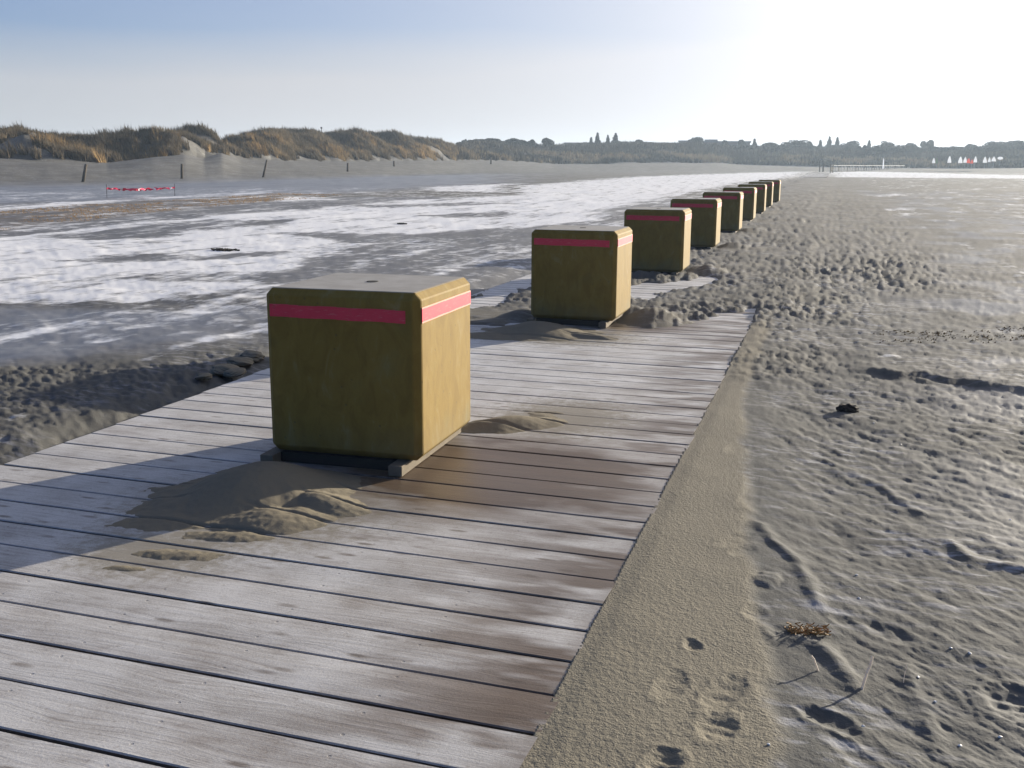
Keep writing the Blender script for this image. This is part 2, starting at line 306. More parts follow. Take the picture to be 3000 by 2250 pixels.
def ground_mat():
    t = NT('frozen_sand'); P = t.pos()
    a = t.n.new('ShaderNodeAttribute'); a.attribute_name = 'mask'; s = t.n.new('ShaderNodeSeparateColor'); t.l.new(a.outputs['Color'], s.inputs[0])
    frost, dry, veg, wet = s.outputs[0], s.outputs[1], s.outputs[2], a.outputs['Alpha']
    n1 = t.noise(P, 1.3, 5, .6); n2 = t.noise(P, 9, 4, .6); n3 = t.noise(P, 170, 2, .7); n4 = t.noise(P, .12, 3)
    st = t.noise(t.mapv(P, (2.2, 7, 4), rot=(0, 0, math.radians(42))), 2.0, 5, .65)
    c = t.mix(n1, (.070, .071, .066), (.110, .110, .101))
    c = t.mix(t.math('MULTIPLY', t.ramp(n2, .45, .75), .45), c, (.055, .052, .048))
    c = t.mix(t.math('MULTIPLY', t.ramp(n3, .55, .8), .35), c, (.22, .20, .17))
    # old rime caught on the windward side of the marks
    c = t.mix(t.math('MULTIPLY', t.math('MULTIPLY', t.ramp(st, .50, .66), t.ramp(t.noise(P, .55, 4, .6), .42, .58)), .72), c, (.44, .45, .49))
    c = t.mix(wet, c, t.mix(n1, (.15, .15, .152), (.22, .22, .224)))
    vg = t.mix(n2, (.075, .06, .04), (.18, .135, .08)); c = t.mix(t.math('MULTIPLY', veg, t.ramp(n1, .25, .6)), c, vg)
    dc = t.mix(n3, (.138, .124, .090), (.222, .198, .148)); dc = t.mix(t.math('MULTIPLY', n1, .35), dc, (.155, .135, .10))
    c = t.mix(dry, c, dc)
    sk = t.noise(t.mapv(P, (1.5, .28, 1), rot=(0, 0, math.radians(-9))), 1.0, 7, .66, .4); sk2 = t.noise(P, 3.1, 5, .65)
    fn = t.math('ADD', t.math('MULTIPLY', sk, .58), t.math('MULTIPLY', sk2, .42))
    c = t.mix(t.math('MULTIPLY', t.ramp(t.noise(t.mapv(P, (.55, .12, 1), rot=(0, 0, math.radians(-30))), 1.0, 6, .68), .36, .64), t.math('MULTIPLY_ADD', dry, -.55, .62, True)), c, (.050, .048, .047))
    fr = t.ramp(t.math('ADD', frost, t.math('MULTIPLY_ADD', fn, 3.2, -1.6)), .40, .80)
    fc = t.mix(n2, (.70, .70, .70), (.86, .86, .86)); c = t.mix(t.math('MULTIPLY', fr, .93), c, fc)
    t.put(t.b.inputs['Base Color'], c)
    ro = t.mix(t.math('MAXIMUM', wet, t.math('MULTIPLY', fr, .5)), (.85, .85, .85), (.42, .42, .42)); t.put(t.b.inputs['Roughness'], ro)
    t.put(t.b.inputs['Specular IOR Level'], t.math('MULTIPLY_ADD', wet, .25, .25))
    nb = t.bump(n3, .22, .004); nb = t.bump(t.noise(P, 78, 3, .7), t.math('MULTIPLY_ADD', dry, .55, .35), .008, nb); nb = t.bump(t.noise(P, 38, 3, .6), t.math('MULTIPLY_ADD', wet, -.25, .26), .006, nb); t.put(t.b.inputs['Normal'], nb)
    return t.m
def drift_mat():
    t = NT('blown_sand'); P = t.pos(); n1 = t.noise(P, 6, 4); n3 = t.noise(P, 210, 2, .7)
    w = t.noise(t.mapv(P, (60, 190, 60), rot=(0, 0, math.radians(-30))), 1, 2)
    c = t.mix(n3, (.145, .125, .09), (.235, .205, .148)); c = t.mix(t.math('MULTIPLY', n1, .5), c, (.155, .135, .098))
    t.put(t.b.inputs['Base Color'], c); t.b.inputs['Roughness'].default_value = .9; t.b.inputs['Specular IOR Level'].default_value = .15
    t.put(t.b.inputs['Normal'], t.bump(w, .4, .004, t.bump(n3, .35, .004))); return t.m
def plank_mat():
    t = NT('frosted_planks'); P = t.pos(); oi = t.n.new('ShaderNodeObjectInfo'); rnd = oi.outputs['Random']
    O = t.obj(); v = t.n.new('ShaderNodeVectorMath'); v.operation = 'ADD'; t.l.new(O, v.inputs[0])
    cb = t.n.new('ShaderNodeCombineXYZ'); t.put(cb.inputs[0], t.math('MULTIPLY', rnd, 37.0)); t.put(cb.inputs[1], t.math('MULTIPLY', rnd, 91.0)); t.put(cb.inputs[2], t.math('MULTIPLY', rnd, 13.0)); t.l.new(cb.outputs[0], v.inputs[1])
    V = v.outputs[0]
    # knots pull the grain round them
    vor = t.n.new('ShaderNodeTexVoronoi'); vor.voronoi_dimensions = '2D'; t.put(vor.inputs['Vector'], t.mapv(V, (1.9, 6.5, 1))); vor.inputs['Scale'].default_value = 1.0; kd = vor.outputs['Distance']
    pull = t.math('MULTIPLY', t.math('SUBTRACT', .5, t.math('MINIMUM', kd, .5)), .55)
    gv = t.n.new('ShaderNodeVectorMath'); gv.operation = 'ADD'; t.l.new(V, gv.inputs[0]); cc = t.n.new('ShaderNodeCombineXYZ'); t.put(cc.inputs[1], t.math('MULTIPLY', pull, .12)); t.l.new(cc.outputs[0], gv.inputs[1])
    grain = t.noise(t.mapv(gv.outputs[0], (2.2, 75, 20)), 1.0, 5, .65, .3)
    fine = t.noise(t.mapv(gv.outputs[0], (9, 260, 60)), 1.0, 3, .7)
    patch = t.noise(P, 2.6, 5, .6); patch2 = t.noise(t.mapv(P, (2.0, 5.0, 1)), 1.0, 5, .6); spk = t.noise(P, 95, 3, .75)
    wood = t.mix(grain, (.085, .062, .045), (.235, .185, .14)); wood = t.mix(t.math('MULTIPLY', rnd, .5), wood, t.mix(grain, (.12, .105, .088), (.25, .23, .20)))
    # melted, wet stretch on the sunny side of the first block, and along the sand at the plank ends
    sp = t.n.new('ShaderNodeSeparateXYZ'); t.l.new(P, sp.inputs[0]); X, Y = sp.outputs[0], sp.outputs[1]
    def blob(cx, cy, sx, sy):
        a = t.math('DIVIDE', t.math('SUBTRACT', X, cx), sx); b = t.math('DIVIDE', t.math('SUBTRACT', Y, cy), sy)
        return t.math('SUBTRACT', 1.0, t.math('SQRT', t.math('ADD', t.math('MULTIPLY', a, a), t.math('MULTIPLY', b, b))))
    m1 = t.ramp(t.math('ADD', blob(-1.85, 5.75, 1.25, .95), t.math('MULTIPLY_ADD', patch2, 1.2, -.6)), -.27, .40)
    m1b = t.ramp(t.math('ADD', blob(-1.95, 11.9, 1.0, .9), t.math('MULTIPLY_ADD', patch2, 1.2, -.6)), -.05, .55)
    ends = t.n.new('ShaderNodeMath'); ends.operation = 'SUBTRACT'; t.put(ends.inputs[0], X); ends.inputs[1].default_value = -.80
    pp = t.noise(t.mapv(P, (1.2, 4.2, 1), loc=(3.7, 1.2, 0)), 1.0, 3, .6)
    m2 = t.math('MULTIPLY', t.ramp(ends.outputs[0], -1.05, -.15), t.ramp(pp, .42, .56))
    m2 = t.math('MULTIPLY', m2, .95); m2 = t.math('MAXIMUM', m2, t.math('MULTIPLY', t.ramp(ends.outputs[0], -.10, 0), .5))
    melt = t.math('MAXIMUM', t.math('MAXIMUM', m1, m1b), m2)
    frost = t.math('SUBTRACT', 1.0, melt, cl=True)
    fr = t.ramp(t.math('ADD', t.math('MULTIPLY_ADD', patch, 1.1, -.24), t.math('MULTIPLY_ADD', grain, .9, -.20)), .08, .70)
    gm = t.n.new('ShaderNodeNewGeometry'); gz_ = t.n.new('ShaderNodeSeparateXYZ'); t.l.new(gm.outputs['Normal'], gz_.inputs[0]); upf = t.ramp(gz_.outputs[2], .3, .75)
    fr = t.math('MULTIPLY_ADD', t.ramp(spk, .30, .65), .22, t.math('MULTIPLY', fr, .66), True); fr = t.math('MULTIPLY', fr, t.math('MULTIPLY_ADD', upf, .95, .05))
    fr = t.math('ADD', fr, t.math('MULTIPLY', t.ramp(Y, 5.2, 9.5), .16), cl=True); fr = t.math('MULTIPLY', fr, frost)
    fr = t.math('MULTIPLY', fr, t.math('MULTIPLY_ADD', t.ramp(t.noise(P, 30, 4, .7), .58, .70), -.45, 1.0))
    knot = t.math('MULTIPLY', t.ramp(kd, .12, .05), t.ramp(patch, .40, .62))
    fr = t.math('MULTIPLY', fr, t.math('MULTIPLY_ADD', knot, -.75, 1.0))
    fr = t.math('MULTIPLY', fr, t.math('MULTIPLY_ADD', t.ramp(patch2, .55, .72), -.50, 1.0))
    wood = t.mix(t.math('MULTIPLY', melt, .85), wood, t.mix(grain, (.040, .026, .015), (.145, .088, .045)))
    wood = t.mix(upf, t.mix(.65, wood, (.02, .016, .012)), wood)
    # pairs of screw heads over the bearers
    fx = t.math('ABSOLUTE', t.math('SUBTRACT', t.math('FRACT', t.math('MULTIPLY_ADD', O_x(t, O), 1/.62, .31)), .5))
    oy = t.math('ABSOLUTE', t.math('SUBTRACT', t.math('ABSOLUTE', O_y(t, O)), .072))
    dd = t.math('SQRT', t.math('ADD', t.math('POWER', t.math('MULTIPLY', fx, .62), 2.0), t.math('POWER', oy, 2.0)))
    scr = t.ramp(dd, .0075, .004)
    grit = t.noise(P, 230, 2, .8); gr2 = t.noise(P, 16, 4, .65)
    c = t.mix(fr, wood, t.mix(patch2, (.48, .475, .465), (.68, .675, .665))); c = t.mix(t.math('MULTIPLY', knot, .35), c, (.06, .045, .035)); c = t.mix(t.math('MULTIPLY', scr, .4), c, (.05, .045, .04))
    c = t.mix(t.math('MULTIPLY', t.ramp(grit, .35, .7), .16), c, (.12, .115, .11))
    d1 = t.math('MAXIMUM', t.math('MAXIMUM', blob(-2.85, 4.70, .95, .85), blob(-2.95, 4.05, .6, .45)), t.math('MAXIMUM', blob(-1.75, 7.25, .75, .85), blob(-2.7, 10.8, 1.3, .8)))
    dust = t.math('MULTIPLY', t.ramp(t.math('ADD', t.math('ADD', d1, t.math('MULTIPLY_ADD', gr2, 1.3, -.72)), t.math('MULTIPLY_ADD', grit, .9, -.5)), .0, .45), t.math('MULTIPLY', upf, .85))
    c = t.mix(dust, c, t.mix(grit, (.15, .13, .095), (.24, .21, .155)))
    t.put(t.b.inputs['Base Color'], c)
    t.put(t.b.inputs['Roughness'], t.mix(melt, (.62, .62, .62), (.42, .42, .42))); t.b.inputs['Specular IOR Level'].default_value = .4
    h = t.math('ADD', grain, t.math('MULTIPLY', fine, .6)); h = t.math('SUBTRACT', h, t.math('MULTIPLY', scr, 1.0))
    t.put(t.b.inputs['Normal'], t.bump(h, .38, .003, t.bump(spk, .35, .0025))); return t.m
def O_x(t, O):
    s = t.n.new('ShaderNodeSeparateXYZ'); t.l.new(O, s.inputs[0]); return s.outputs[0]
def O_y(t, O):
    s = t.n.new('ShaderNodeSeparateXYZ'); t.l.new(O, s.inputs[0]); return s.outputs[1]
def block_mat():
    t = NT('ochre_concrete'); O = t.obj(); oi = t.n.new('ShaderNodeObjectInfo')
    cb = t.n.new('ShaderNodeCombineXYZ'); t.put(cb.inputs[0], t.math('MULTIPLY', oi.outputs['Random'], 20.0)); v = t.n.new('ShaderNodeVectorMath'); v.operation = 'ADD'; t.l.new(O, v.inputs[0]); t.l.new(cb.outputs[0], v.inputs[1]); V = v.outputs[0]
    a = t.noise(V, 2.2, 5, .6, .4); b = t.noise(t.mapv(V, (1, 1, .45)), 9, 5, .65, .8); d = t.noise(V, 60, 3, .6)
    geo = t.n.new('ShaderNodeNewGeometry'); sn = t.n.new('ShaderNodeSeparateXYZ'); t.l.new(geo.outputs['Normal'], sn.inputs[0]); sz = t.n.new('ShaderNodeSeparateXYZ'); t.l.new(O, sz.inputs[0])
    c = t.mix(a, (.180, .115, .020), (.240, .163, .037)); c = t.mix(t.math('MULTIPLY', t.ramp(b, .46, .62), .42), c, (.135, .080, .012)); c = t.mix(t.math('MULTIPLY', t.ramp(b, .42, .28), .4), c, (.27, .225, .13))
    c = t.mix(t.math('MULTIPLY', t.ramp(a, .55, .75), .35), c, (.13, .13, .055))
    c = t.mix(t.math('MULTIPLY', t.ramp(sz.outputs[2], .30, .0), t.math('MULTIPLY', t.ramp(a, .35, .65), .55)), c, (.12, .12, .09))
    vo = t.n.new('ShaderNodeTexVoronoi'); t.put(vo.inputs['Vector'], V); vo.inputs['Scale'].default_value = 11; pk = t.ramp(vo.outputs['Distance'], .10, .05)
    c = t.mix(t.math('MULTIPLY', pk, .45), c, (.08, .07, .04))
    top = t.ramp(sn.outputs[2], .85, .98); rim = t.mix(t.noise(O, 7, 5), (.20, .20, .195), (.40, .40, .40)); c = t.mix(t.math('MULTIPLY', top, .85), c, rim)
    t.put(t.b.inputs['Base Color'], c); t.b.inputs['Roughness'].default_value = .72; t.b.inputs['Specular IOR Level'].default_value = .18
    t.put(t.b.inputs['Normal'], t.bump(t.math('ADD', d, t.math('MULTIPLY', pk, -2.0)), .18, .004)); return t.m
M_ground, M_drift, M_plank, M_block = ground_mat(), drift_mat(), plank_mat(), block_mat()
M_tape = simple('red_reflective_tape', (.62, .015, .05), .38, .12, 30, .5)
_t = NT('scuffed_red_tape'); _O = _t.obj(); _n = _t.noise(_O, 9, 5, .7); _m = _t.noise(_t.mapv(_O, (1, 1, 6)), 14, 4, .7)
_c = _t.mix(_n, (.52, .010, .035), (.68, .025, .065)); _c = _t.mix(_t.math('MULTIPLY', _t.ramp(_m, .56, .70), .45), _c, (.62, .22, .20)); _c = _t.mix(_t.math('MULTIPLY', _t.ramp(_n, .62, .75), .5), _c, (.25, .06, .04))
_t.put(_t.b.inputs['Base Color'], _c); _t.b.inputs['Roughness'].default_value = .42; M_tape = _t.m
M_tapeedge = simple('pale_tape_edge', (.60, .27, .20), .5, .1, 30, .4)
M_skid = simple('pale_timber', (.15, .125, .09), .8, .3, 14, .2, .3)
M_shade = simple('painted_shade', (.03, .026, .02), .9)  # near-black colour that paints the shade beneath the blocks
M_dark = simple('dark_hole', (.02, .02, .018), .8)
M_post = simple('weathered_post_wood', (.10, .085, .065), .9, .3, 10, .1, .3)
M_rail = simple('pale_rail_wood', (.30, .295, .285), .7, .2, 6)
M_grass = attr_mat('marram_grass', .8, .40); M_leaf = attr_mat('foliage', .8, .15)
M_bark = simple('bark', (.06, .05, .042), .9)
M_wall = simple('brick_wall_dull', (.20, .145, .125), .9, .15, 2); M_roof = simple('flat_roof_edge', (.16, .15, .15), .8); M_glass = simple('window_glass', (.03, .035, .04), .15, .1, 3, .5)
M_white = simple('white_cloth', (.82, .83, .86), .7, .05, 3, .2, 0, .6); M_orange = simple('orange_cloth', (.75, .16, .07), .7, .1, 3, .2, 0, .6); M_green = simple('green_cloth', (.10, .17, .06), .7, .1, 3, .2, 0, .3)
M_weed = simple('brown_seaweed', (.32, .18, .06), .75, .5, 40, .4); M_stalk = simple('dry_stalk', (.80, .72, .60), .6, .2, 60, .3, 0, .35); M_lump = simple('charred_wood', (.035, .028, .022), .8, .4, 30, .2, .6); M_shell = simple('white_shell', (.75, .72, .68), .4, .1, 30)

# ------------------------------------------------------------------ beach and dunes: one height field round the camera, split in two
front = np.radians(np.arange(-34.0, 34.01, .105))
rest = np.radians(np.arange(34.0+2, 360-34-1, 2.5))
ang = np.concatenate((front, rest)); ang = ang - YAW                    # azimuth from +Y towards +X
rr = [.25]
while rr[-1] < 1500:
    r = rr[-1]
    dr = .35 if r < 1.6 else max(.006, min(1.35*r*r/1900, r*.022))
    if r > 450: dr = r*.08
    rr.append(r+dr)
rr = np.array(rr); NA, NR = len(ang), len(rr)
A, R_ = np.meshgrid(ang, rr); gx, gy = (R_*np.sin(A)).ravel(), (R_*np.cos(A)).ravel()
dz, st, foot, bk, fade = detail(gx, gy)
gz = big(gx, gy) + dz
rad = np.hypot(gx, gy); pz = np.arctan2(gx, gy); D1 = tab(td1, pz); D0 = tab(td0, pz)
wob = fbm(gx, gy, 1.2, 3, 80)*.10
frost = np.zeros_like(gx)
sel = rad < 320; sx_, sy_ = gx[sel], gy[sel]; fr = np.zeros_like(sx_); rs = np.hypot(sx_, sy_)
wb = fbm(sx_, sy_, 2.2, 4, 81)*.012*rs + fbm(sx_, sy_, .6, 3, 82)*.1
for P in ICE: fr = np.maximum(fr, ss(-.030, .028, (sdf(sx_, sy_, P)+wb)/rs))
for P in HOLE: fr = fr*(1-.58*ss(-.012, .010, (sdf(sx_, sy_, P)+wb*.5)/rs))
fr = np.maximum(fr, .30*ss(-.02, .02, sdf(sx_, sy_, PALE)/rs))
fr = np.maximum(fr, 1.0*(.36+.12*ss(2, 6, sx_))*ss(.3, 4, sx_)*ss(3.5, 8, rs)*(.68+.75*fbm(sx_, sy_, 3, 2, 84)))
fr = np.maximum(fr, .16*ss(25, 60, rs)*(sx_ > -3))
lf = (sx_ < XL-.3)*ss(95, 70, rs)*(1-bk[sel])*ss(9, 13, rs)
fr = fr*.84; fr = np.maximum(fr, lf*(.38+.16*fbm(sx_, sy_, 6, 2, 87)))
fr = fr*(1-foot[sel]*.9)
frost[sel] = fr
veg = np.zeros_like(gx); veg[sel] = ss(-.01, .01, sdf(sx_, sy_, VEG[0])/rs)
wet = np.zeros_like(gx); wv = np.zeros_like(sx_)
for P in BLU: wv = np.maximum(wv, ss(-.06, .05, (sdf(sx_, sy_, P)+wb*2.5)/rs))
wet[sel] = wv*(1-bk[sel]); wet = np.maximum(wet, .75*ss(.2, 2, gx)*ss(-.05, .3, fbm(gx, gy, 1.6, 3, 88))*(rad < 80))
wet = np.maximum(wet, .6*((gx < XL) & (rad < 60))*(1-bk)*ss(10, 16, gy)); wet *= (1-foot)
inb = (gx < XR) & (gx > XL)
dry = np.maximum(st, foot*(.10+.34*ss(-.3, .5, fbm(gx, gy, .22, 2, 85)))+.10*bk); dry = np.where(inb, np.maximum(.55*ss(13.5, 12.0, gy), dry), dry)
beachrise = ss(0, 1, (rad-D0)/(D1-D0)*3)
dry = np.maximum(dry, .16*beachrise); frost *= (1-beachrise*.95); wet *= (1-beachrise)
hill = (.45+.55*ss(1380, 1420, np.interp(pz, tp, [t[0] for t in TB])))*ss(0, 9, rad-D1)
mask = np.stack((frost, dry, np.maximum(veg, hill*.9), wet), 1)
V = np.stack((gx, gy, gz), 1)
i = np.arange(NR-1)[:, None]*NA; j = np.arange(NA)[None, :]; j2 = (j+1) % NA
Q = np.stack((i+j, i+j2, i+NA+j2, i+NA+j), -1).reshape(-1, 4)[:, ::-1]
isd = (rad > D1)[Q].mean(1) > .5
for nm, sel_, lab in (('beach', ~isd, 'flat frozen beach of grey sand with sheets of white ice and a trodden trail'), ('dunes', isd, 'low dunes and heath hills along the far edge of the beach')):
    q_ = Q[sel_]; used = np.unique(q_); rm = np.zeros(len(V), np.int64); rm[used] = np.arange(len(used))
    me = mesh_np(nm, V[used], rm[q_], M_ground, True); vcol(me, mask[used]); link(nm, me, kind='structure', label=lab)
# patch under the camera
bm = bmesh.new(); bmesh.ops.create_circle(bm, cap_ends=True, radius=.4, segments=24, matrix=Matrix.Translation((0, 0, float(gz[0])-.02)))
me = bm_mesh('beach_patch', bm, M_ground); vcol(me, np.tile((0, 0, 0, 0), (len(me.vertices), 1))); link('sand', me, kind='structure')

# ------------------------------------------------------------------ boardwalk
bw = link('boardwalk', None, kind='structure', label='wide frosted plank boardwalk running straight away over the beach')
PIT, TILT, Y0 = .2680, math.radians(-2.46), 2.992
def plank_mesh(seed, L=3.905, w=.2515, th=.045, nseg=9):
    rs = np.random.RandomState(seed); bv = .005
    prof = [(-w/2, -th), (-w/2, -bv), (-w/2+bv*.8, 0), (-w/6, .0006), (w/6, .0006), (w/2-bv*.8, 0), (w/2, -bv), (w/2, -th)]
    V = []; xs = np.linspace(-L/2, L/2, nseg+1)
    ea, eb = np.cumsum(rs.normal(0, .0008, nseg+1)), np.cumsum(rs.normal(0, .0008, nseg+1)); cup = rs.uniform(-.0015, .002)
    for k, x in enumerate(xs):
        for a, (py, pzz) in enumerate(prof): V.append((x, py+(ea[k] if py < 0 else eb[k]), pzz-cup*(1-(2*py/w)**2)*(pzz > -.01)))
    n = len(prof); Fq = [(k*n+a, k*n+(a+1) % n, (k+1)*n+(a+1) % n, (k+1)*n+a) for k in range(nseg) for a in range(n)]
    for b in (0, nseg*n): Fq += [(b, b+1, b+6, b+7), (b+1, b+2, b+5, b+6), (b+2, b+3, b+4, b+5)]
    return mesh_np('plank', np.array(V), np.array(Fq), M_plank)
pm = [plank_mesh(k) for k in range(8)]
def plank_place(k):
    rs = np.random.RandomState(1000+k+40); y = Y0+(k+.5)*PIT; xc = (XR+XL)/2+.0
    return (xc+rs.uniform(-.012, .012), y+(XR-xc)*math.tan(-TILT)*1.0+rs.uniform(-.0015, .0015), rs.uniform(-.0035, .0005)), (rs.uniform(-.006, .006), rs.uniform(-.0006, .0006), TILT+rs.uniform(-.0006, .0006))
NP0, NP1 = -14, 92
for k in range(NP0, NP1):
    l, r = plank_place(k); link('plank', pm[(k*5) % 8], bw, l, r)
VV, FF = [], []
for k in list(range(NP1, 200))+list(range(590, 840)):
    l, r = plank_place(k); c, s = math.cos(r[2]), math.sin(r[2]); b = len(VV)
    for sx in (-1.952, 1.952):
        for sy in (-.126, .126):
            for szz in (-.045, 0): VV.append((l[0]+sx*c-sy*s, l[1]+sx*s+sy*c, l[2]+szz))
    FF += [tuple(b+i for i in f) for f in ((0, 1, 3, 2), (4, 6, 7, 5), (0, 4, 5, 1), (2, 3, 7, 6), (1, 5, 7, 3), (0, 2, 6, 4))]
link('far_planks', mesh_np('far_planks', np.array(VV), np.array(FF), M_plank), bw, kind='stuff')
for x in (-4.55, -3.3, -2.1, -.95):
    bm = bmesh.new(); box(bm, (x, 26, -.108), (.07, 56, .124)); link('bearer', bm_mesh('bearer', bm, M_post), bw)

# ------------------------------------------------------------------ sand heaps lying on the planks
def heap(name, x0, x1, y0, y1, fn, label, step=.008):
    xs, ys = np.arange(x0, x1, step), np.arange(y0, y1, step*1.2); X, Y = np.meshgrid(xs, ys); nx, ny = len(xs), len(ys)
    Z = fn(X.ravel(), Y.ravel()).reshape(X.shape)
    sm = np.floor((Y-Y0-(XR-X)*math.tan(-TILT))/PIT+1e-9); fr_ = (Y-Y0-(XR-X)*math.tan(-TILT))/PIT-sm
    gap = np.exp(-(np.minimum(fr_, 1-fr_)*PIT/.011)**2); Z = Z-gap*np.clip(.022-Z*.28, .0, .022)
    Z += .0012*perlin(X/.03, Y/.03, 3)
    Vh = np.stack((X.ravel(), Y.ravel(), np.maximum(Z.ravel(), -.02)), 1); I = np.arange(ny-1)[:, None]*nx+np.arange(nx-1)[None, :]
    Q = np.stack((I, I+1, I+nx+1, I+nx), -1).reshape(-1, 4); Q = Q[(Z.ravel()[Q] > -.004).any(1)]
    us = np.unique(Q); rm = np.zeros(len(Vh), int); rm[us] = np.arange(len(us))
    return link(name, mesh_np(name, Vh[us], rm[Q], M_drift, True), kind='stuff', label=label, category='sand')
def gs(x, y, cx, cy, a, b, dg, h, p=2.0):
    c, s = math.cos(math.radians(dg)), math.sin(math.radians(dg)); dx, dy = x-cx, y-cy
    l, w = (dx*c+dy*s)/a, (-dx*s+dy*c)/b; return h*np.exp(-(np.sqrt(l*l+w*w)**p))
def heap1(x, y):
    n = fbm(x, y, .25, 3, 90)
    z = np.maximum.reduce([gs(x, y, -2.93, 4.98, .40, .30, 60, .185, 2.2), gs(x, y, -2.58, 4.93, .27, .15, -12, .075, 2.0), gs(x, y, -2.66, 4.62, .28, .22, 30, .062, 2.2),
        gs(x, y, -3.14, 4.85, .26, .42, 0, .070), gs(x, y, -2.72, 4.33, .33, .10, 12, .026, 2.2), gs(x, y, -2.83, 4.05, .28, .09, 10, .022, 2.0), gs(x, y, -2.95, 3.82, .20, .07, 10, .020, 2.0), gs(x, y, -3.08, 4.50, .34, .20, 30, .034)])
    z = z - .012*np.exp(-((x+2.70)*.75+(y-4.80)*.66)**2/.003)*ss(.30, .0, np.hypot(x+2.62, y-4.80))
    lf = ss(-2.98, -3.15, x); z += lf*np.abs(n)*.014*np.exp(-((y-4.8)/.5)**2) + .005*n*np.exp(-((x+2.9)**2+(y-4.8)**2)/.4) + .0022*fbm(x, y, .05, 3, 95)*(z > .006)
    return z-.016
heap('sand_heap', -3.85, -2.05, 3.55, 5.50, heap1, 'wind-blown sand heap on the planks in front of the nearest block')
heap('sand_heap', -2.35, -1.2, 6.2, 8.3, lambda x, y: np.maximum(gs(x, y, -2.08, 6.90, .34, .16, 35, .075), gs(x, y, -1.9, 7.2, .30, .25, 60, .018))-.014+.006*fbm(x, y, .2, 3, 91), 'small sand patch on the planks behind the nearest block', .011)
heap('sand_heap', -4.1, -1.7, 9.9, 11.6, lambda x, y: np.maximum.reduce([gs(x, y, -2.95, 10.95, .42, .36, 20, .14), gs(x, y, -2.45, 10.85, .35, .12, -10, .06), gs(x, y, -3.3, 10.6, .5, .25, 10, .04)])-.016+.008*fbm(x, y, .25, 3, 92), 'rounded sand heap on the planks in front of the second block', .014)

# ------------------------------------------------------------------ concrete blocks
def make_block(far=False):
    root = bpy.data.objects.new('concrete_block', None); COL.objects.link(root); root.empty_display_size = .3
    bm = bmesh.new(); box(bm, (-BW/2, BW/2, BZ+BH/2), (BW, BW, BH))
    bmesh.ops.bevel(bm, geom=[e for e in bm.edges], offset=.042, segments=1, affect='EDGES')
    bmesh.ops.bevel(bm, geom=[e for e in bm.edges if e.calc_face_angle(0) > .3], offset=.006, segments=1, affect='EDGES')
    link('body', bm_mesh('body', bm, M_block), root)
    z1, hh, e = BZ+.868, .074, .004
    def strip(nm, c, s, al, rows=1):
        bm = bmesh.new(); n = 14
        ax = 0 if s[0] > s[1] else 1; L = s[ax]
        for k in range(n):                                              # slightly uneven tape, laid in pieces that touch
            cc = list(c); cc[ax] += -L/2+(k+.5)*L/n; sx = list(s); sx[ax] = L/n*.999; wv = math.sin(k*1.3+al)*.0018; cc[2] += wv-.006*(k/n if ax == 0 else 0)
            box(bm, cc, sx)
        link(nm, bm_mesh(nm, bm, M_tape), root)
        for sg in (-1, 1) if ax == 1 else ():
            bm = bmesh.new(); cc = list(c); cc[2] += sg*(hh/2+.004); sx = list(s); sx[2] = .009; sx[0 if ax == 1 else 1] *= .8; box(bm, cc, sx); link('tape_edge', bm_mesh('tape_edge', bm, M_tapeedge), root)
    strip('tape_strip', (-BW/2-.02, -.0015, z1), (.86, .005, hh), .4)
    strip('tape_strip', (.0015, BW/2, z1), (.005, .90, hh), 1.7)
    strip('tape_strip', (-BW/2, BW+.0015, z1), (.86, .005, hh), 2.7)
    bm = bmesh.new(); cyl(bm, (-BW/2, BW/2, BZ+BH-.001), (-BW/2, BW/2, BZ+BH+.004), .038, .036, 20); link('lifting_socket', bm_mesh('lifting_socket', bm, M_dark), root)
    for x, ya, yb in ((-.955, -.10, 1.02), (-.125, -.10, .99)):
        bm = bmesh.new(); box(bm, (x, (ya+yb)/2, BZ/2+.001), (.085, yb-ya, BZ-.002), 0, .003); link('skid', bm_mesh('skid', bm, M_skid), root)
    bm = bmesh.new(); box(bm, (-.54, .03, BZ/2+.001), (.74, .06, BZ-.006)); link('shade_bar', bm_mesh('shade_bar', bm, M_shade), root)  # added dark bar standing in for the deep shade under the block
    return root
blk = make_block()
LB = ['nearest ochre concrete block with a red stripe, a sand heap lying at its front',
      'second concrete block from the front, standing between two sand drifts',
      'third concrete block from the front, half hidden behind the second one',
      'fourth concrete block in the row, with a sand drift at its near corner',
      'fifth concrete block in the row, in the middle of the nine',
      'sixth concrete block in the row, fourth from the far end', 'seventh concrete block in the row, third from the far end',
      'eighth concrete block in the row, second from the far end', 'last and farthest concrete block of the row, standing before the open frozen flat']
for k, (x, y, a) in enumerate(BLK):
    o = blk
    if k:
        o = blk.copy(); COL.objects.link(o)
        for ch in blk.children: c = ch.copy(); COL.objects.link(c); c.parent = o
    o.location = (x, y, 0); o.rotation_euler = (0, 0, a)
    o['label'] = LB[k]; o['category'] = 'concrete block'; o['group'] = 'concrete blocks standing in a row on the boardwalk'

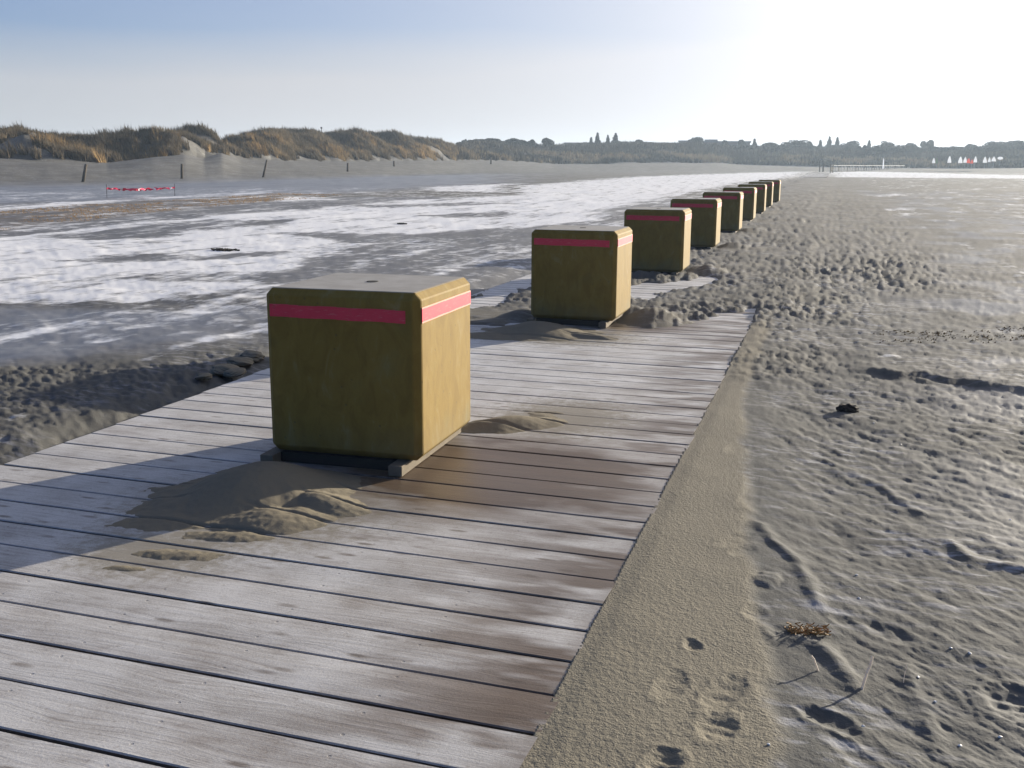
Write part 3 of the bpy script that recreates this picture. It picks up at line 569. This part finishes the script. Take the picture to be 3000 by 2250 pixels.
# ------------------------------------------------------------------ small things lying on the sand
def near(u, v):
    x, y = ground(u, v, -.04); return x, y, float(gz[np.argmin((gx-x)**2+(gy-y)**2)])
def blob(name, mat, u, v, sx, sy, sz, seed, rot, **kw):
    bm = bmesh.new(); bmesh.ops.create_icosphere(bm, subdivisions=3, radius=1); rs = np.random.RandomState(seed); o = rs.uniform(0, 50)
    P = np.array([vv.co for vv in bm.verts]); n = fbm(P[:, 0]+o+P[:, 2], P[:, 1]+o-P[:, 2]*.7, .9, 3, seed)
    for vv, k in zip(bm.verts, n): vv.co *= 1+.38*k; vv.co.x *= sx; vv.co.y *= sy; vv.co.z *= sz
    x, y, z = near(u, v); return link(name, bm_mesh(name, bm, mat, seed % 2 == 1), None, (x, y, z+sz*.45), (0, 0, rot), **kw)
blob('driftwood_chunk', M_lump, 2483, 1205, .085, .045, .042, 4, .35, label='dark charred driftwood chunk alone on the grey sand right of the strip', category='driftwood')
for k, (u, v, s) in enumerate(((655, 1085, .17), (700, 1062, .15), (742, 1045, .16), (600, 1103, .10), (690, 1092, .12))):
    x, y = ground(u, v, -.05); bm = bmesh.new(); bmesh.ops.create_icosphere(bm, subdivisions=5, radius=s*.8)
    P = np.array([vv.co for vv in bm.verts])/s; n = fbm(P[:, 0]+k*7+P[:, 2], P[:, 1]+k*3, 1.1, 3, k, .5)
    for vv, q1 in zip(bm.verts, n): vv.co *= 1+.32*q1; vv.co.z *= .36
    me = bm_mesh('sand_clod', bm, M_drift, True)
    link('sand_clod', me, None, (x, y, -.05), (0, 0, k), label=('rounded sand clod by the left edge of the boardwalk, nearest the camera', 'middle sand clod of the cluster left of the nearest block', 'sand clod of the cluster closest to the nearest block', 'smallest sand clod, leftmost of the cluster by the boardwalk', 'low sand clod right against the left plank ends')[k], category='sand clod', group='sand clods by the left plank ends')
for u, v, sx, lab in ((658, 733, .26, 'dark seaweed clump lying on the white ice left of the nearest block'), (1178, 657, .14, 'tiny dark lump on the white ice above the nearest block')):
    rs_ = random.Random(int(u)); x, y = ground(u, v, -.08); bm = bmesh.new()
    for k in range(40):
        p = Vector((rs_.gauss(0, sx*.42), rs_.gauss(0, sx*.25), 0)); q_ = p+Vector((rs_.uniform(-.5, .5)*sx, rs_.uniform(-.5, .5)*sx, rs_.uniform(.0, .14)*sx)); cyl(bm, p, q_, .022, .014, 5)
    link('seaweed_clump', bm_mesh('seaweed_clump', bm, M_lump), None, (x, y, near(u, v)[2]+.01), label=lab, category='seaweed')
def curve_tube(bm, pts, r0_, r1_, n=5):
    for a in range(len(pts)-1): cyl(bm, pts[a], pts[a+1], r0_+(r1_-r0_)*a/len(pts), r0_+(r1_-r0_)*(a+1)/len(pts), n)
x, y, z = near(2372, 1868); bm = bmesh.new(); rs = random.Random(5)
for k in range(46):
    a = rs.uniform(-.075, .075); b = rs.uniform(-.02, .02); p = Vector((a, b, .0)); pts = [p]
    for _ in range(4): p = p+Vector((rs.uniform(-.022, .022), rs.uniform(-.02, .02), rs.uniform(-.004, .012))); pts.append(Vector((p.x, p.y, max(p.z, 0))))
    curve_tube(bm, pts, .0026, .0018, 5)
link('seaweed_tuft', bm_mesh('seaweed_tuft', bm, M_weed), None, (x, y, z+.004), (0, 0, .25), label='orange-brown tuft of dried seaweed beside the sand strip', category='seaweed')
for (ua, va, ub, vb, hz, r, lab) in ((2400, 1983, 2377, 1920, .045, .0035, 'thin pale dry stalk leaning left, below the seaweed tuft'), (2522, 2032, 2556, 1924, .085, .0055, 'pale pinkish stalk leaning right on the dark sand'), (2645, 2010, 2655, 1945, .05, .0014, 'very thin bent stalk right of the pinkish stalk')):
    x, y, z = near(ua, va); x2, y2 = ground(ub, vb, z+hz); mid = Vector(((x+x2)/2, (y+y2)/2, z+hz*.5)); bm = bmesh.new()
    curve_tube(bm, [Vector((x, y, z-.01)), Vector((x, y, z-.01)).lerp(mid, .5), mid, mid.lerp(Vector((x2, y2, z+hz)), .5)+Vector((.003, 0, 0)), Vector((x2, y2, z+hz))], r, r*.8, 6)
    link('stalk', bm_mesh('stalk', bm, M_stalk), None, label=lab, category='stalk')
SH = [(2528, 2140), (2510, 1688), (2517, 1757), (2785, 1905), (2812, 2185), (2840, 1920), (2740, 2060), (2930, 2160), (2690, 1990), (2250, 2215), (2960, 1520), (2640, 1300), (2870, 1330), (2560, 1240)]
for k, (u, v) in enumerate(SH): blob('shell_fragment', M_shell, u, v, .0055+.002*(k % 3), .005, .003, k+20, k, label='tiny white shell fragment on the dark frozen sand right of the boardwalk', category='shell', group='shell fragments scattered on the sand')

# ------------------------------------------------------------------ posts, tape barrier
for (ub, vb, ut, vt, r, lab) in ((241, 531, 252, 481, .13, 'dark wooden post leaning right, leftmost on the upper beach'), (532, 523, 533, 480, .12, 'upright dark wooden post, second from the left before the dunes'), (769, 518, 782, 468, .11, 'strongly leaning wooden post, third from the left'),
        (1018, 502, 1019, 477, .14, 'short wooden post, fourth from the left below the grassy dune'), (1154, 487, 1154, 471, .16, 'small dark post, fifth from the left near the dune foot'), (1438, 480, 1439, 461, .2, 'farthest wooden post, alone right of the grassy dunes')):
    x, y, z = cast(ub, vb); rr_ = math.hypot(x, y); X2, Y2, Z2 = at(ut, vt, rr_); bm = bmesh.new()
    cyl(bm, (0, 0, -.3), (X2-x, Y2-y, Z2-z), r, r*.85, 10); link('wooden_post', bm_mesh('wooden_post', bm, M_post, True), None, (x, y, z), label=lab, category='post', group='wooden posts along the upper beach')
t = NT('red_white_tape'); P = t.obj(); s_ = t.n.new('ShaderNodeSeparateXYZ'); t.l.new(P, s_.inputs[0]); w_ = t.math('GREATER_THAN', t.math('FRACT', t.math('MULTIPLY', s_.outputs[0], 1.1)), .88)
t.put(t.b.inputs['Base Color'], t.mix(w_, (.75, .03, .10), (.8, .72, .72))); t.b.inputs['Roughness'].default_value = .4; M_bt = t.m
x, y = ground(313, 575); x2, y2 = ground(512, 571); bt = link('barrier_tape', None, None, (x, y, bigs(x, y)-.05), label='red and white barrier tape sagging between two thin stakes on the left flat', category='barrier tape')
dx, dy = x2-x, y2-y; LL = math.hypot(dx, dy); bt.rotation_euler = (0, 0, math.atan2(dy, dx))
for a in (0, LL):
    bm = bmesh.new(); cyl(bm, (a, 0, -.1), (a+.02, 0, .66), .014, .012, 6); link('stake', bm_mesh('stake', bm, M_post), bt)
for row, (zz_, xa, xb) in enumerate(((.44, 0, 1), (.40, .14, .80))):
    n = 60; Vt, Ft = [], []; rs = np.random.RandomState(row)
    for k in range(n+1):
        s = xa+(xb-xa)*k/n; xx = s*LL; base = zz_ - .05*math.sin(math.pi*k/n) + .02*math.sin(k*.9+row); tw = math.sin(k*.55+row*2); hw = .045*(.5+.65*abs(tw))
        Vt += [(xx, .05*tw+.12*math.sin(k*.2), base-hw), (xx, -.05*tw+.12*math.sin(k*.2), base+hw)]
    for k in range(n): Ft.append((2*k, 2*k+2, 2*k+3, 2*k+1))
    link('tape', mesh_np('tape', np.array(Vt), np.array(Ft), M_bt), bt)
x, y, z = at(942, 388, 209); bm = bmesh.new(); cyl(bm, (0, 0, -2), (0, 0, 1.6), .07, .06, 6); box(bm, (0, 0, 1.45), (.35, .1, .3)); link('marker_pole', bm_mesh('marker_pole', bm, M_post), None, (x, y, z-.6), label='thin marker pole with a small head on the dune crest', category='pole')

# ------------------------------------------------------------------ footbridge at the far end of the boardwalk
xa, ya = ground(2444, 503); xb, yb = ground(2642, 501)
dx, dy = xb-xa, yb-ya; BL = math.hypot(dx, dy); zg = bigs(xa, ya)
br = link('footbridge', None, None, (xa, ya, zg), (0, 0, math.atan2(dy, dx)), label='long low footbridge with pale handrail at the far end of the boardwalk', category='footbridge')
bm = bmesh.new(); box(bm, (BL/2, 0, .10), (BL, 1.6, .16)); link('deck', bm_mesh('deck', bm, M_post), br)
for sy in (-.75, .75):
    bm = bmesh.new(); box(bm, (BL/2, sy, 1.50), (BL, .10, .16)); link('handrail', bm_mesh('handrail', bm, M_rail), br)
npst = 26
bm = bmesh.new(); box(bm, (0, 0, .82), (.13, .13, 1.26)); pme = bm_mesh('post', bm, M_rail); bm = bmesh.new(); box(bm, (0, 0, .82), (.15, .13, 1.26)); pme2 = bm_mesh('post_dark', bm, M_post)
for k in range(npst):
    for sy in (-.75, .75): link('post', pme if k % 3 else pme2, br, ((k+.5)*BL/npst, sy, 0))
gp = link('gate_posts', None, None, (*ground(2436, 506), zg), (0, 0, math.atan2(dy, dx)), label='dark timber gate panel between the boardwalk and the pale railing', category='gate')
bm = bmesh.new(); box(bm, (0, 0, .7), (1.4, .12, 1.0)); link('panel', bm_mesh('panel', bm, M_post), gp)
for a in (-.7, .7): bm = bmesh.new(); box(bm, (a, 0, .9), (.18, .18, 1.9)); link('post', bm_mesh('post', bm, M_post), gp)
for u, lab in ((2401, 'leftmost of the two dark posts at the end of the boardwalk'), (2411, 'thicker dark post beside the gate at the end of the boardwalk')):
    x, y = ground(u, 503); bm = bmesh.new(); cyl(bm, (0, 0, -.1), (0, 0, 1.7), .2 if u > 2405 else .13, .15 if u > 2405 else .11, 8); link('wooden_post', bm_mesh('wooden_post', bm, M_post), None, (x, y, zg), label=lab, category='post', group='dark posts at the end of the boardwalk')
x, y, z = at(2587, 492, 262); bm = bmesh.new(); cyl(bm, (0, 0, 0), (0, 0, 2.0), .14, .12, 8); cyl(bm, (0, 0, 1.98), (0, 0, 2.4), .12, .03, 8); link('white_pole', bm_mesh('white_pole', bm, M_white), None, (x, y, z-.2), label='white pole with pointed top standing behind the footbridge railing', category='pole')

# ------------------------------------------------------------------ furled sails on the bank at the right
SL = [(2735, 462, 478, 8, 'w', 'small white sail, leftmost of the row on the bank'), (2744, 461, 479, 6, 'g', 'dull green sail beside the leftmost white one'), (2781, 456, 477, 10, 'w', 'slender white sail standing alone in the row'),
      (2813, 458, 478, 11, 'w', 'broad white sail in the middle of the row'), (2827, 459, 477, 9, 'w', 'white sail just left of the orange pair'), (2837, 463, 478, 9, 'o', 'left orange sail of the pair'), (2847, 467, 479, 7, 'o', 'low orange cloth between the orange and the pinkish sail'), (2857, 457, 476, 9, 'p', 'tall pale sail with an orange foot'),
      (2885, 458, 477, 10, 'w', 'white sail right of the orange ones'), (2898, 460, 475, 7, 'w', 'faint narrow white sail, third from the right end'), (2911, 458, 473, 11, 'w', 'slanted white sail, second from the right end'), (2930, 459, 468, 14, 'w', 'low rounded white cover at the right end of the row')]
for u, v0, v1, w, cl, lab in SL:
    D = 300; x, y, z = at(u, v1, D); top = at(u, v0, D)[2]-z; wd = w/F*D*.5; th = .12
    s = link('sail', None, None, (x, y, z), (0, 0, YAW*0+math.atan2(-x, y)), label=lab, category='sail', group='sails standing on the bank')
    bm = bmesh.new(); cyl(bm, (0, 0, -1.5), (0, 0, top), .05, .04, 6); link('mast', bm_mesh('mast', bm, M_rail), s)
    bm = bmesh.new(); prof = [(-wd, 0), (wd, 0), (wd*.85, top*.35), (wd*.35, top*.85), (0, top), (-wd*.45, top*.8), (-wd*.9, top*.35)] if w < 13 else [(wd*math.cos(a), top*.5+top*.5*math.sin(a)) for a in np.linspace(0, 2*math.pi, 10)[:-1]]
    f = [bm.verts.new((a, -th/2, b)) for a, b in prof]; g = [bm.verts.new((a, th/2, b)) for a, b in prof]
    bm.faces.new(f); bm.faces.new(g[::-1]); n = len(prof)
    for k in range(n): bm.faces.new((f[k], g[k], g[(k+1) % n], f[(k+1) % n]))
    bmesh.ops.recalc_face_normals(bm, faces=bm.faces); link('cloth', bm_mesh('cloth', bm, {'w': M_white, 'g': M_green, 'o': M_orange, 'p': M_white}[cl]), s)

# ------------------------------------------------------------------ dune grass and heath
def tufts(name, P, n, h, wdt, cols, lean, seed, mat, **kw):             # P: N x 3 roots
    rs = np.random.RandomState(seed); N = len(P); T = N*n
    root = np.repeat(P, n, 0)+np.c_[rs.normal(0, .16*h.mean(), (T, 2)), np.full(T, -.06)]
    hh = np.repeat(h, n)*rs.uniform(.55, 1.1, T); a = rs.uniform(0, 2*np.pi, T); w = np.repeat(wdt, n)*rs.uniform(.6, 1.4, T)
    ln = hh*rs.uniform(.05, .55, T); la = a+rs.normal(0, .4, T)
    tip = root+np.c_[np.cos(la)*ln+lean[0]*hh, np.sin(la)*ln+lean[1]*hh, hh]
    sd = np.c_[-np.sin(a), np.cos(a), np.zeros(T)]*w[:, None]/2
    V = np.stack((root-sd, root+sd, tip), 1).reshape(-1, 3); Fc = np.arange(T*3).reshape(-1, 3)
    me = mesh_np(name, V, Fc, mat); c = np.repeat(cols, n*3, 0); k = np.repeat(rs.uniform(.75, 1.25, T), 3)[:, None]
    vcol(me, np.c_[c*k, np.ones(len(c))]); return link(name, me, **kw)
def scatter(n, ua, ub, ra, rb, seed):
    rs = np.random.RandomState(seed); uu = rs.uniform(ua, ub, n); ph = np.interp(uu, np.linspace(-2000, 5000, 200), [phi(k) for k in np.linspace(-2000, 5000, 200)])
    k = rs.uniform(0, 1, n); d1, d2 = tab(td1, ph), tab(td2, ph); r = d1+(d2-d1)*(ra+(rb-ra)*k); x, y = r*np.sin(ph), r*np.cos(ph); return uu, k, np.c_[x, y, big(x, y)]
uu, kk, P = scatter(60000, -350, 1420, -.02, 1.12, 1)
bare = fbm(P[:, 0], P[:, 1], 9, 3, 33)+.25-.9*ss(.35, -.02, kk)*1.0
ok = (bare > np.where((kk < .8) & (uu < 800), -.06, -.50))
for u_, w_ in ((440, 18), (645, 20)): ok &= ~((abs(uu-u_) < w_) & (kk < .35))
P, kk, uu = P[ok], kk[ok], uu[ok]
cn = fbm(P[:, 0], P[:, 1], 7, 3, 34)
straw, olive, darkg = np.array((.26, .19, .10)), np.array((.140, .112, .072)), np.array((.066, .056, .042))
f1 = ss(.0, .45, cn)[:, None]*ss(.55, .05, kk)[:, None]; f2 = ss(.1, -.5, cn)[:, None]
cols = olive*(1-f1)+straw*f1; cols = cols*(1-f2*.6)+darkg*f2*.6; cols = cols*np.random.RandomState(8).uniform(.55, 1.35, (len(P), 1))
tufts('dune_grass', P, 7, np.random.RandomState(2).uniform(.7, 1.3, len(P)), np.full(len(P), .10), cols, (-.12, -.18), 3, M_grass, kind='stuff', label='dry straw-coloured marram grass covering the dunes on the left')
uu, kk, P = scatter(22000, 1340, 3300, 0.0, 1.0, 5); cn = fbm(P[:, 0], P[:, 1], 20, 3, 35)
f1 = (ss(-.15, .35, cn)*ss(.45, .08, kk))[:, None]
cols = np.array((.050, .046, .036))*(1-f1)+np.array((.25, .195, .12))*f1
tufts('heath_scrub', P, 6, np.random.RandomState(3).uniform(.7, 1.9, len(P)), np.full(len(P), .42), cols, (0, 0), 6, M_leaf, kind='stuff', label='dark low heath and scrub covering the hills beyond the flat')
uu, kk, P = scatter(2600, -350, 1420, .02, 1.05, 12); cn = fbm(P[:, 0], P[:, 1], 6, 3, 39)[:, None]
cols = np.where((cn > .05) & (kk[:, None] < .5), np.array((.22, .150, .070)), np.array((.10, .080, .054)))*(1-.55*kk[:, None])*np.random.RandomState(13).uniform(.6, 1.5, (len(P), 1))
kp = (fbm(P[:, 0], P[:, 1], 9, 3, 33)[:, None] > -.15)[:, 0]; P, cols = P[kp], cols[kp]
tufts('grass_clumps', P, 26, np.random.RandomState(14).uniform(.9, 1.7, len(P)), np.full(len(P), .16), cols, (-.12, -.18), 15, M_grass, kind='stuff', label='large shaggy clumps of marram standing out of the dune grass')
# withered seaweed and stubble on the brown band of the left flat
vx = []; rs = np.random.RandomState(9)
lo, hi = VEG[0].min(0), VEG[0].max(0); px, py = rs.uniform(lo[0], hi[0], 14000), rs.uniform(lo[1], hi[1], 14000); okk = (sdf(px, py, VEG[0]) > 0) & (fbm(px, py, 4, 3, 36) > -.1); px, py = px[okk][:5000], py[okk][:5000]
dzv = detail(px, py)[0]+big(px, py)
tufts('stubble', np.c_[px, py, dzv], 4, np.full(len(px), .11), np.full(len(px), .03), np.tile((.26, .17, .08), (len(px), 1)), (-.3, -.4), 10, M_grass, kind='stuff', label='low brown withered stubble on the strip between two ice sheets')

lx = np.array([ground(u, v, -.04) for u, v in zip(np.clip(np.repeat(rs.uniform(2600, 3000, 22), 16)+rs.randn(352)*26, 2560, 3000), 985+np.repeat(rs.randn(22)*9, 16)+3*rs.randn(352))]); px, py = lx[:, 0], lx[:, 1]
tufts('seaweed_litter', np.c_[px, py, detail(px, py)[0]+.05], 3, np.full(len(px), .022), np.full(len(px), .03), np.tile((.085, .07, .05), (len(px), 1)), (0, 0), 16, M_grass, kind='stuff', label='thin line of dark seaweed litter across the sand at the right')
# ------------------------------------------------------------------ trees and wood
def crown_tris(kind, hgt, wid, n, rs, base=0.0, leaf=.5):
    if kind == 'cone':
        t_ = rs.power(1.0, n)*0+rs.uniform(0, 1, n)**.75; zc = base+(hgt-base)*(1-t_)**1.0*0+base+(hgt-base)*(1-t_)-base
        zc = base+(hgt-base)*(1-t_); tier = .55+.45*np.abs(np.sin(t_*hgt*1.7+rs.uniform(0, 3))); a = rs.uniform(0, 2*np.pi, n); R = (wid/2*t_*tier*(1+.35*np.sin(a*3+t_*9+rs.uniform(0, 6)))+.15); q_ = np.sqrt(rs.uniform(.15, 1, n)); C = np.c_[R*q_*np.cos(a), R*q_*np.sin(a), zc-.12*R]
    else:
        L = max(4, int(wid*1.1)); ca = rs.uniform(0, 2*np.pi, L); cr = rs.uniform(.1, .36, L)*wid; cz = base+(hgt-base)*rs.uniform(.35, .72, L); lr = rs.uniform(.26, .38, L)
        if kind == 'dome': cz = base+(hgt-base)*(.60-.28*(cr/wid/.36)**2)
        k = rs.randint(0, L, n); v = rs.normal(size=(n, 3)); v /= np.linalg.norm(v, axis=1)[:, None]; v *= rs.uniform(.55, 1, (n, 1))**.5
        C = np.c_[cr[k]*np.cos(ca[k]), cr[k]*np.sin(ca[k]), cz[k]]+v*np.c_[lr[k]*wid*.8, lr[k]*wid*.8, lr[k]*(hgt-base)*.9]
        C[:, 2] = np.clip(C[:, 2], base*.8, hgt)
    d1 = rs.normal(size=(n, 3)); d1 *= leaf/np.linalg.norm(d1, axis=1)[:, None]; d2 = rs.normal(size=(n, 3)); d2 *= leaf/np.linalg.norm(d2, axis=1)[:, None]
    return np.stack((C-d1/2-d2/3, C+d1/2-d2/3, C+d2*.6), 1)
def tree(u, v, wpx, kind, D, lab, name, seed, col=(.030, .034, .026)):
    rs = np.random.RandomState(seed); x, y, top = at(u, v, D); zb = bigs(x, y)-.3; hgt = max(top-zb, 2.5); wid = wpx/F*D
    root = link(name, None, None, (x, y, zb), label=lab, category='tree', group='trees rising above the far wood')
    bm = bmesh.new(); cyl(bm, (0, 0, 0), (0, 0, hgt*(.93 if kind == 'cone' else .6)), max(.12, wid*.035), .05, 7)
    for k in range(6):
        a = rs.uniform(0, 6.28); z0 = hgt*(.25+.08*k); rr__ = wid*(.30 if kind != 'cone' else .3*(1-k*.12)); cyl(bm, (0, 0, z0), (math.cos(a)*rr__, math.sin(a)*rr__, z0+hgt*.12), .07, .03, 5)
    link('trunk', bm_mesh('trunk', bm, M_bark), root)
    T = crown_tris(kind, hgt, wid, 1500 if kind != 'cone' else 1100, rs, hgt*.12, .55); me = mesh_np('crown', T.reshape(-1, 3), np.arange(len(T)*3).reshape(-1, 3), M_leaf)
    c = np.repeat(rs.uniform(.65, 1.35, len(T)), 3)[:, None]*np.array(col); vcol(me, np.c_[c, np.ones(len(c))]); link('crown', me, root)
TR = [(1400, 410, 42, 'lobe', 350, 'bushy tree leftmost of the far wood, behind the dune end'), (1443, 411, 50, 'lobe', 352, 'wide feathery tree next to the leftmost one'), (1500, 411, 44, 'lobe', 355, 'flat-topped dark tree, third from the left of the wood'), (1530, 410, 34, 'lobe', 358, 'dark tree touching the flat-topped one on its right side'), (1558, 407, 26, 'lobe', 358, 'small pointed-round tree before the taller dome tree'),
      (1604, 401, 46, 'dome', 362, 'tall dome-shaped tree left of the long low house'), (1732, 403, 16, 'cone', 380, 'shortest spruce, left of the three taller ones'), (1751, 389, 25, 'cone', 380, 'tall spruce at the left of the spruce group'), (1781, 396, 17, 'cone', 380, 'slim spruce in the middle of the spruce group'), (1804, 390, 34, 'cone', 382, 'broadest spruce at the right of the spruce group'),
      (1873, 409, 32, 'dome', 395, 'low round tree at the left end of the long roof'), (2040, 397, 48, 'dome', 398, 'big round tree in front of the stepped roofs'), (2124, 410, 18, 'lobe', 402, 'small tree before the right-hand building'), (2172, 403, 24, 'dome', 402, 'round tree at the right part of the building'), (2211, 407, 18, 'cone', 405, 'single narrow spruce right of the buildings'),
      (2255, 418, 56, 'lobe', 405, 'low broad tree right of the single narrow spruce'), (2345, 409, 70, 'lobe', 408, 'wide flat-topped tree group before the gap in the wood'), (2378, 408, 24, 'dome', 410, 'round-topped tree at the left side of the gap in the wood'), (2404, 410, 18, 'cone', 412, 'small pointed spruce just right of the gap'), (2431, 400, 22, 'cone', 415, 'tallest spruce above the footbridge gate'), (2454, 402, 22, 'cone', 415, 'second spruce above the footbridge'),
      (2500, 408, 42, 'dome', 418, 'rounded tree above the middle of the footbridge'), (2547, 411, 18, 'cone', 418, 'pointed tree above the white pole'), (2594, 408, 50, 'dome', 420, 'rounded high tree above the right end of the footbridge'), (2670, 413, 44, 'dome', 420, 'rounded tree left of the leftmost sail'), (2717, 411, 30, 'lobe', 420, 'upright tree above the leftmost sail'), (2850, 417, 34, 'lobe', 420, 'small tree above the orange sails'), (2912, 408, 52, 'dome', 420, 'high tree above the right end of the sails'), (2975, 406, 70, 'dome', 422, 'broad high tree at the right border of the picture')]
for k, (u, v, w, kd, D, lab) in enumerate(TR): tree(u, v, w, kd, D, lab, 'spruce_tree' if kd == 'cone' else 'broadleaf_tree', 200+k)
sil = [(1340, 428), (1380, 420), (1480, 417), (1580, 420), (1640, 424), (1700, 428), (1740, 418), (1830, 424), (1900, 432), (2060, 430), (2160, 430), (2215, 424), (2240, 424), (2270, 420), (2300, 413), (2380, 413), (2388, 427), (2402, 420), (2430, 412), (2480, 414), (2560, 415), (2600, 413), (2630, 425), (2660, 418), (2730, 415), (2755, 429), (2825, 429), (2850, 421), (2900, 418), (2940, 410), (3000, 411), (3400, 412)]
rs = np.random.RandomState(77); TT, CC = [], []
for k in range(210):
    u = rs.uniform(1345, 3350); 
    if 1640 < u < 2190 and rs.rand() < .55: continue
    D = rs.uniform(352, 372) if u < 1400 else (rs.uniform(385, 440) if u > 1640 else rs.uniform(360, 400)); back = rs.uniform(0, 1); vt = np.interp(u, [a for a, b in sil], [b for a, b in sil])+rs.choice([-3, 2, 6, 11])+rs.uniform(-2, 3)+(1-back)*16
    x, y, top = at(u, vt, D-(1-back)*25); zb = bigs(x, y)-.4; hgt = max(top-zb, 2.0); T = crown_tris('cone' if rs.rand() < .22 else 'lobe', hgt, rs.uniform(4, 8.5) if u > 1640 else rs.uniform(4, 7), 420, rs, .1, .7)
    TT.append(T.reshape(-1, 3)+np.array((x, y, zb))); CC.append(np.repeat(rs.uniform(.6, 1.3, len(T)), 3)[:, None]*np.array((.030, .034, .028))*rs.uniform(.8, 1.25))
T = np.concatenate(TT); me = mesh_np('distant_wood', T, np.arange(len(T)).reshape(-1, 3), M_leaf); vcol(me, np.c_[np.concatenate(CC), np.ones(len(T))]); link('distant_wood', me, kind='stuff', label='dark mixed wood behind the hills along the horizon')

# ------------------------------------------------------------------ long low houses behind the hills
def house(ua, ub, v, D, lab, storeys=1, step=None):
    xa, ya, za = at(ua, v, D); xb, yb, zb_ = at(ub, v, D); z0 = min(bigs(xa, ya), bigs(xb, yb))-1.5; dx, dy = xb-xa, yb-ya; L = math.hypot(dx, dy); H = (za+zb_)/2-z0; a = math.atan2(dy, dx)
    h = link('long_house', None, None, (xa, ya, z0), (0, 0, a), label=lab, category='house', group='long low houses behind the hills')
    bm = bmesh.new(); box(bm, (L/2, 4.0, H/2-.25), (L, 8, H-.5)); link('wall', bm_mesh('wall', bm, M_wall), h)
    bm = bmesh.new(); box(bm, (L/2, 4.0, H-.25), (L+.8, 8.8, .5)); ro = link('roof', bm_mesh('roof', bm, M_roof), h)
    n = max(3, int(L/3.2)); bm = bmesh.new(); box(bm, (0, 0, 0), (1.7, .12, 1.3)); wf = bm_mesh('window', bm, M_rail); bm = bmesh.new(); box(bm, (0, -.07, 0), (1.5, .04, 1.1)); wp = bm_mesh('pane', bm, M_glass)
    for k in range(n):
        w = link('window', wf, h, ((k+.5)*L/n, -.05, H-2.0)); link('pane', wp, w)
    if step:
        bm = bmesh.new(); box(bm, (L*step, 5, H+.35), (5, 5, .7)); link('rooftop_unit', bm_mesh('rooftop_unit', bm, M_roof), h)
house(1654, 1740, 417.5, 420, 'long low flat-roofed house left of the spruces')
house(1885, 1996, 417.5, 425, 'long low house left of the big round tree')
house(1990, 2030, 411.5, 428, 'higher narrow house half behind the big round tree')
house(2058, 2198, 413.5, 430, 'longest flat-roofed house, right of the big round tree', 1, .18)

# ------------------------------------------------------------------ air
HZ = True
if HZ:
    bm = bmesh.new(); zlo, zhi = float(gz.min())-1.2, 26.0; zhi = max(zhi, float(gz.max())+2)
    box(bm, (0, 0, (zlo+zhi)/2), (3400, 3400, zhi-zlo)); me = bm_mesh('haze', bm); m = bpy.data.materials.new('haze'); m.use_nodes = True; m.node_tree.nodes.clear()
    o_ = m.node_tree.nodes.new('ShaderNodeOutputMaterial'); pv = m.node_tree.nodes.new('ShaderNodeVolumePrincipled'); pv.inputs['Color'].default_value = (.66, .82, 1, 1); pv.inputs['Density'].default_value = .00038; pv.inputs['Anisotropy'].default_value = .35
    m.node_tree.links.new(pv.outputs[0], o_.inputs['Volume']); me.materials.append(m); link('haze', me, kind='stuff', label='thin winter haze over the beach')
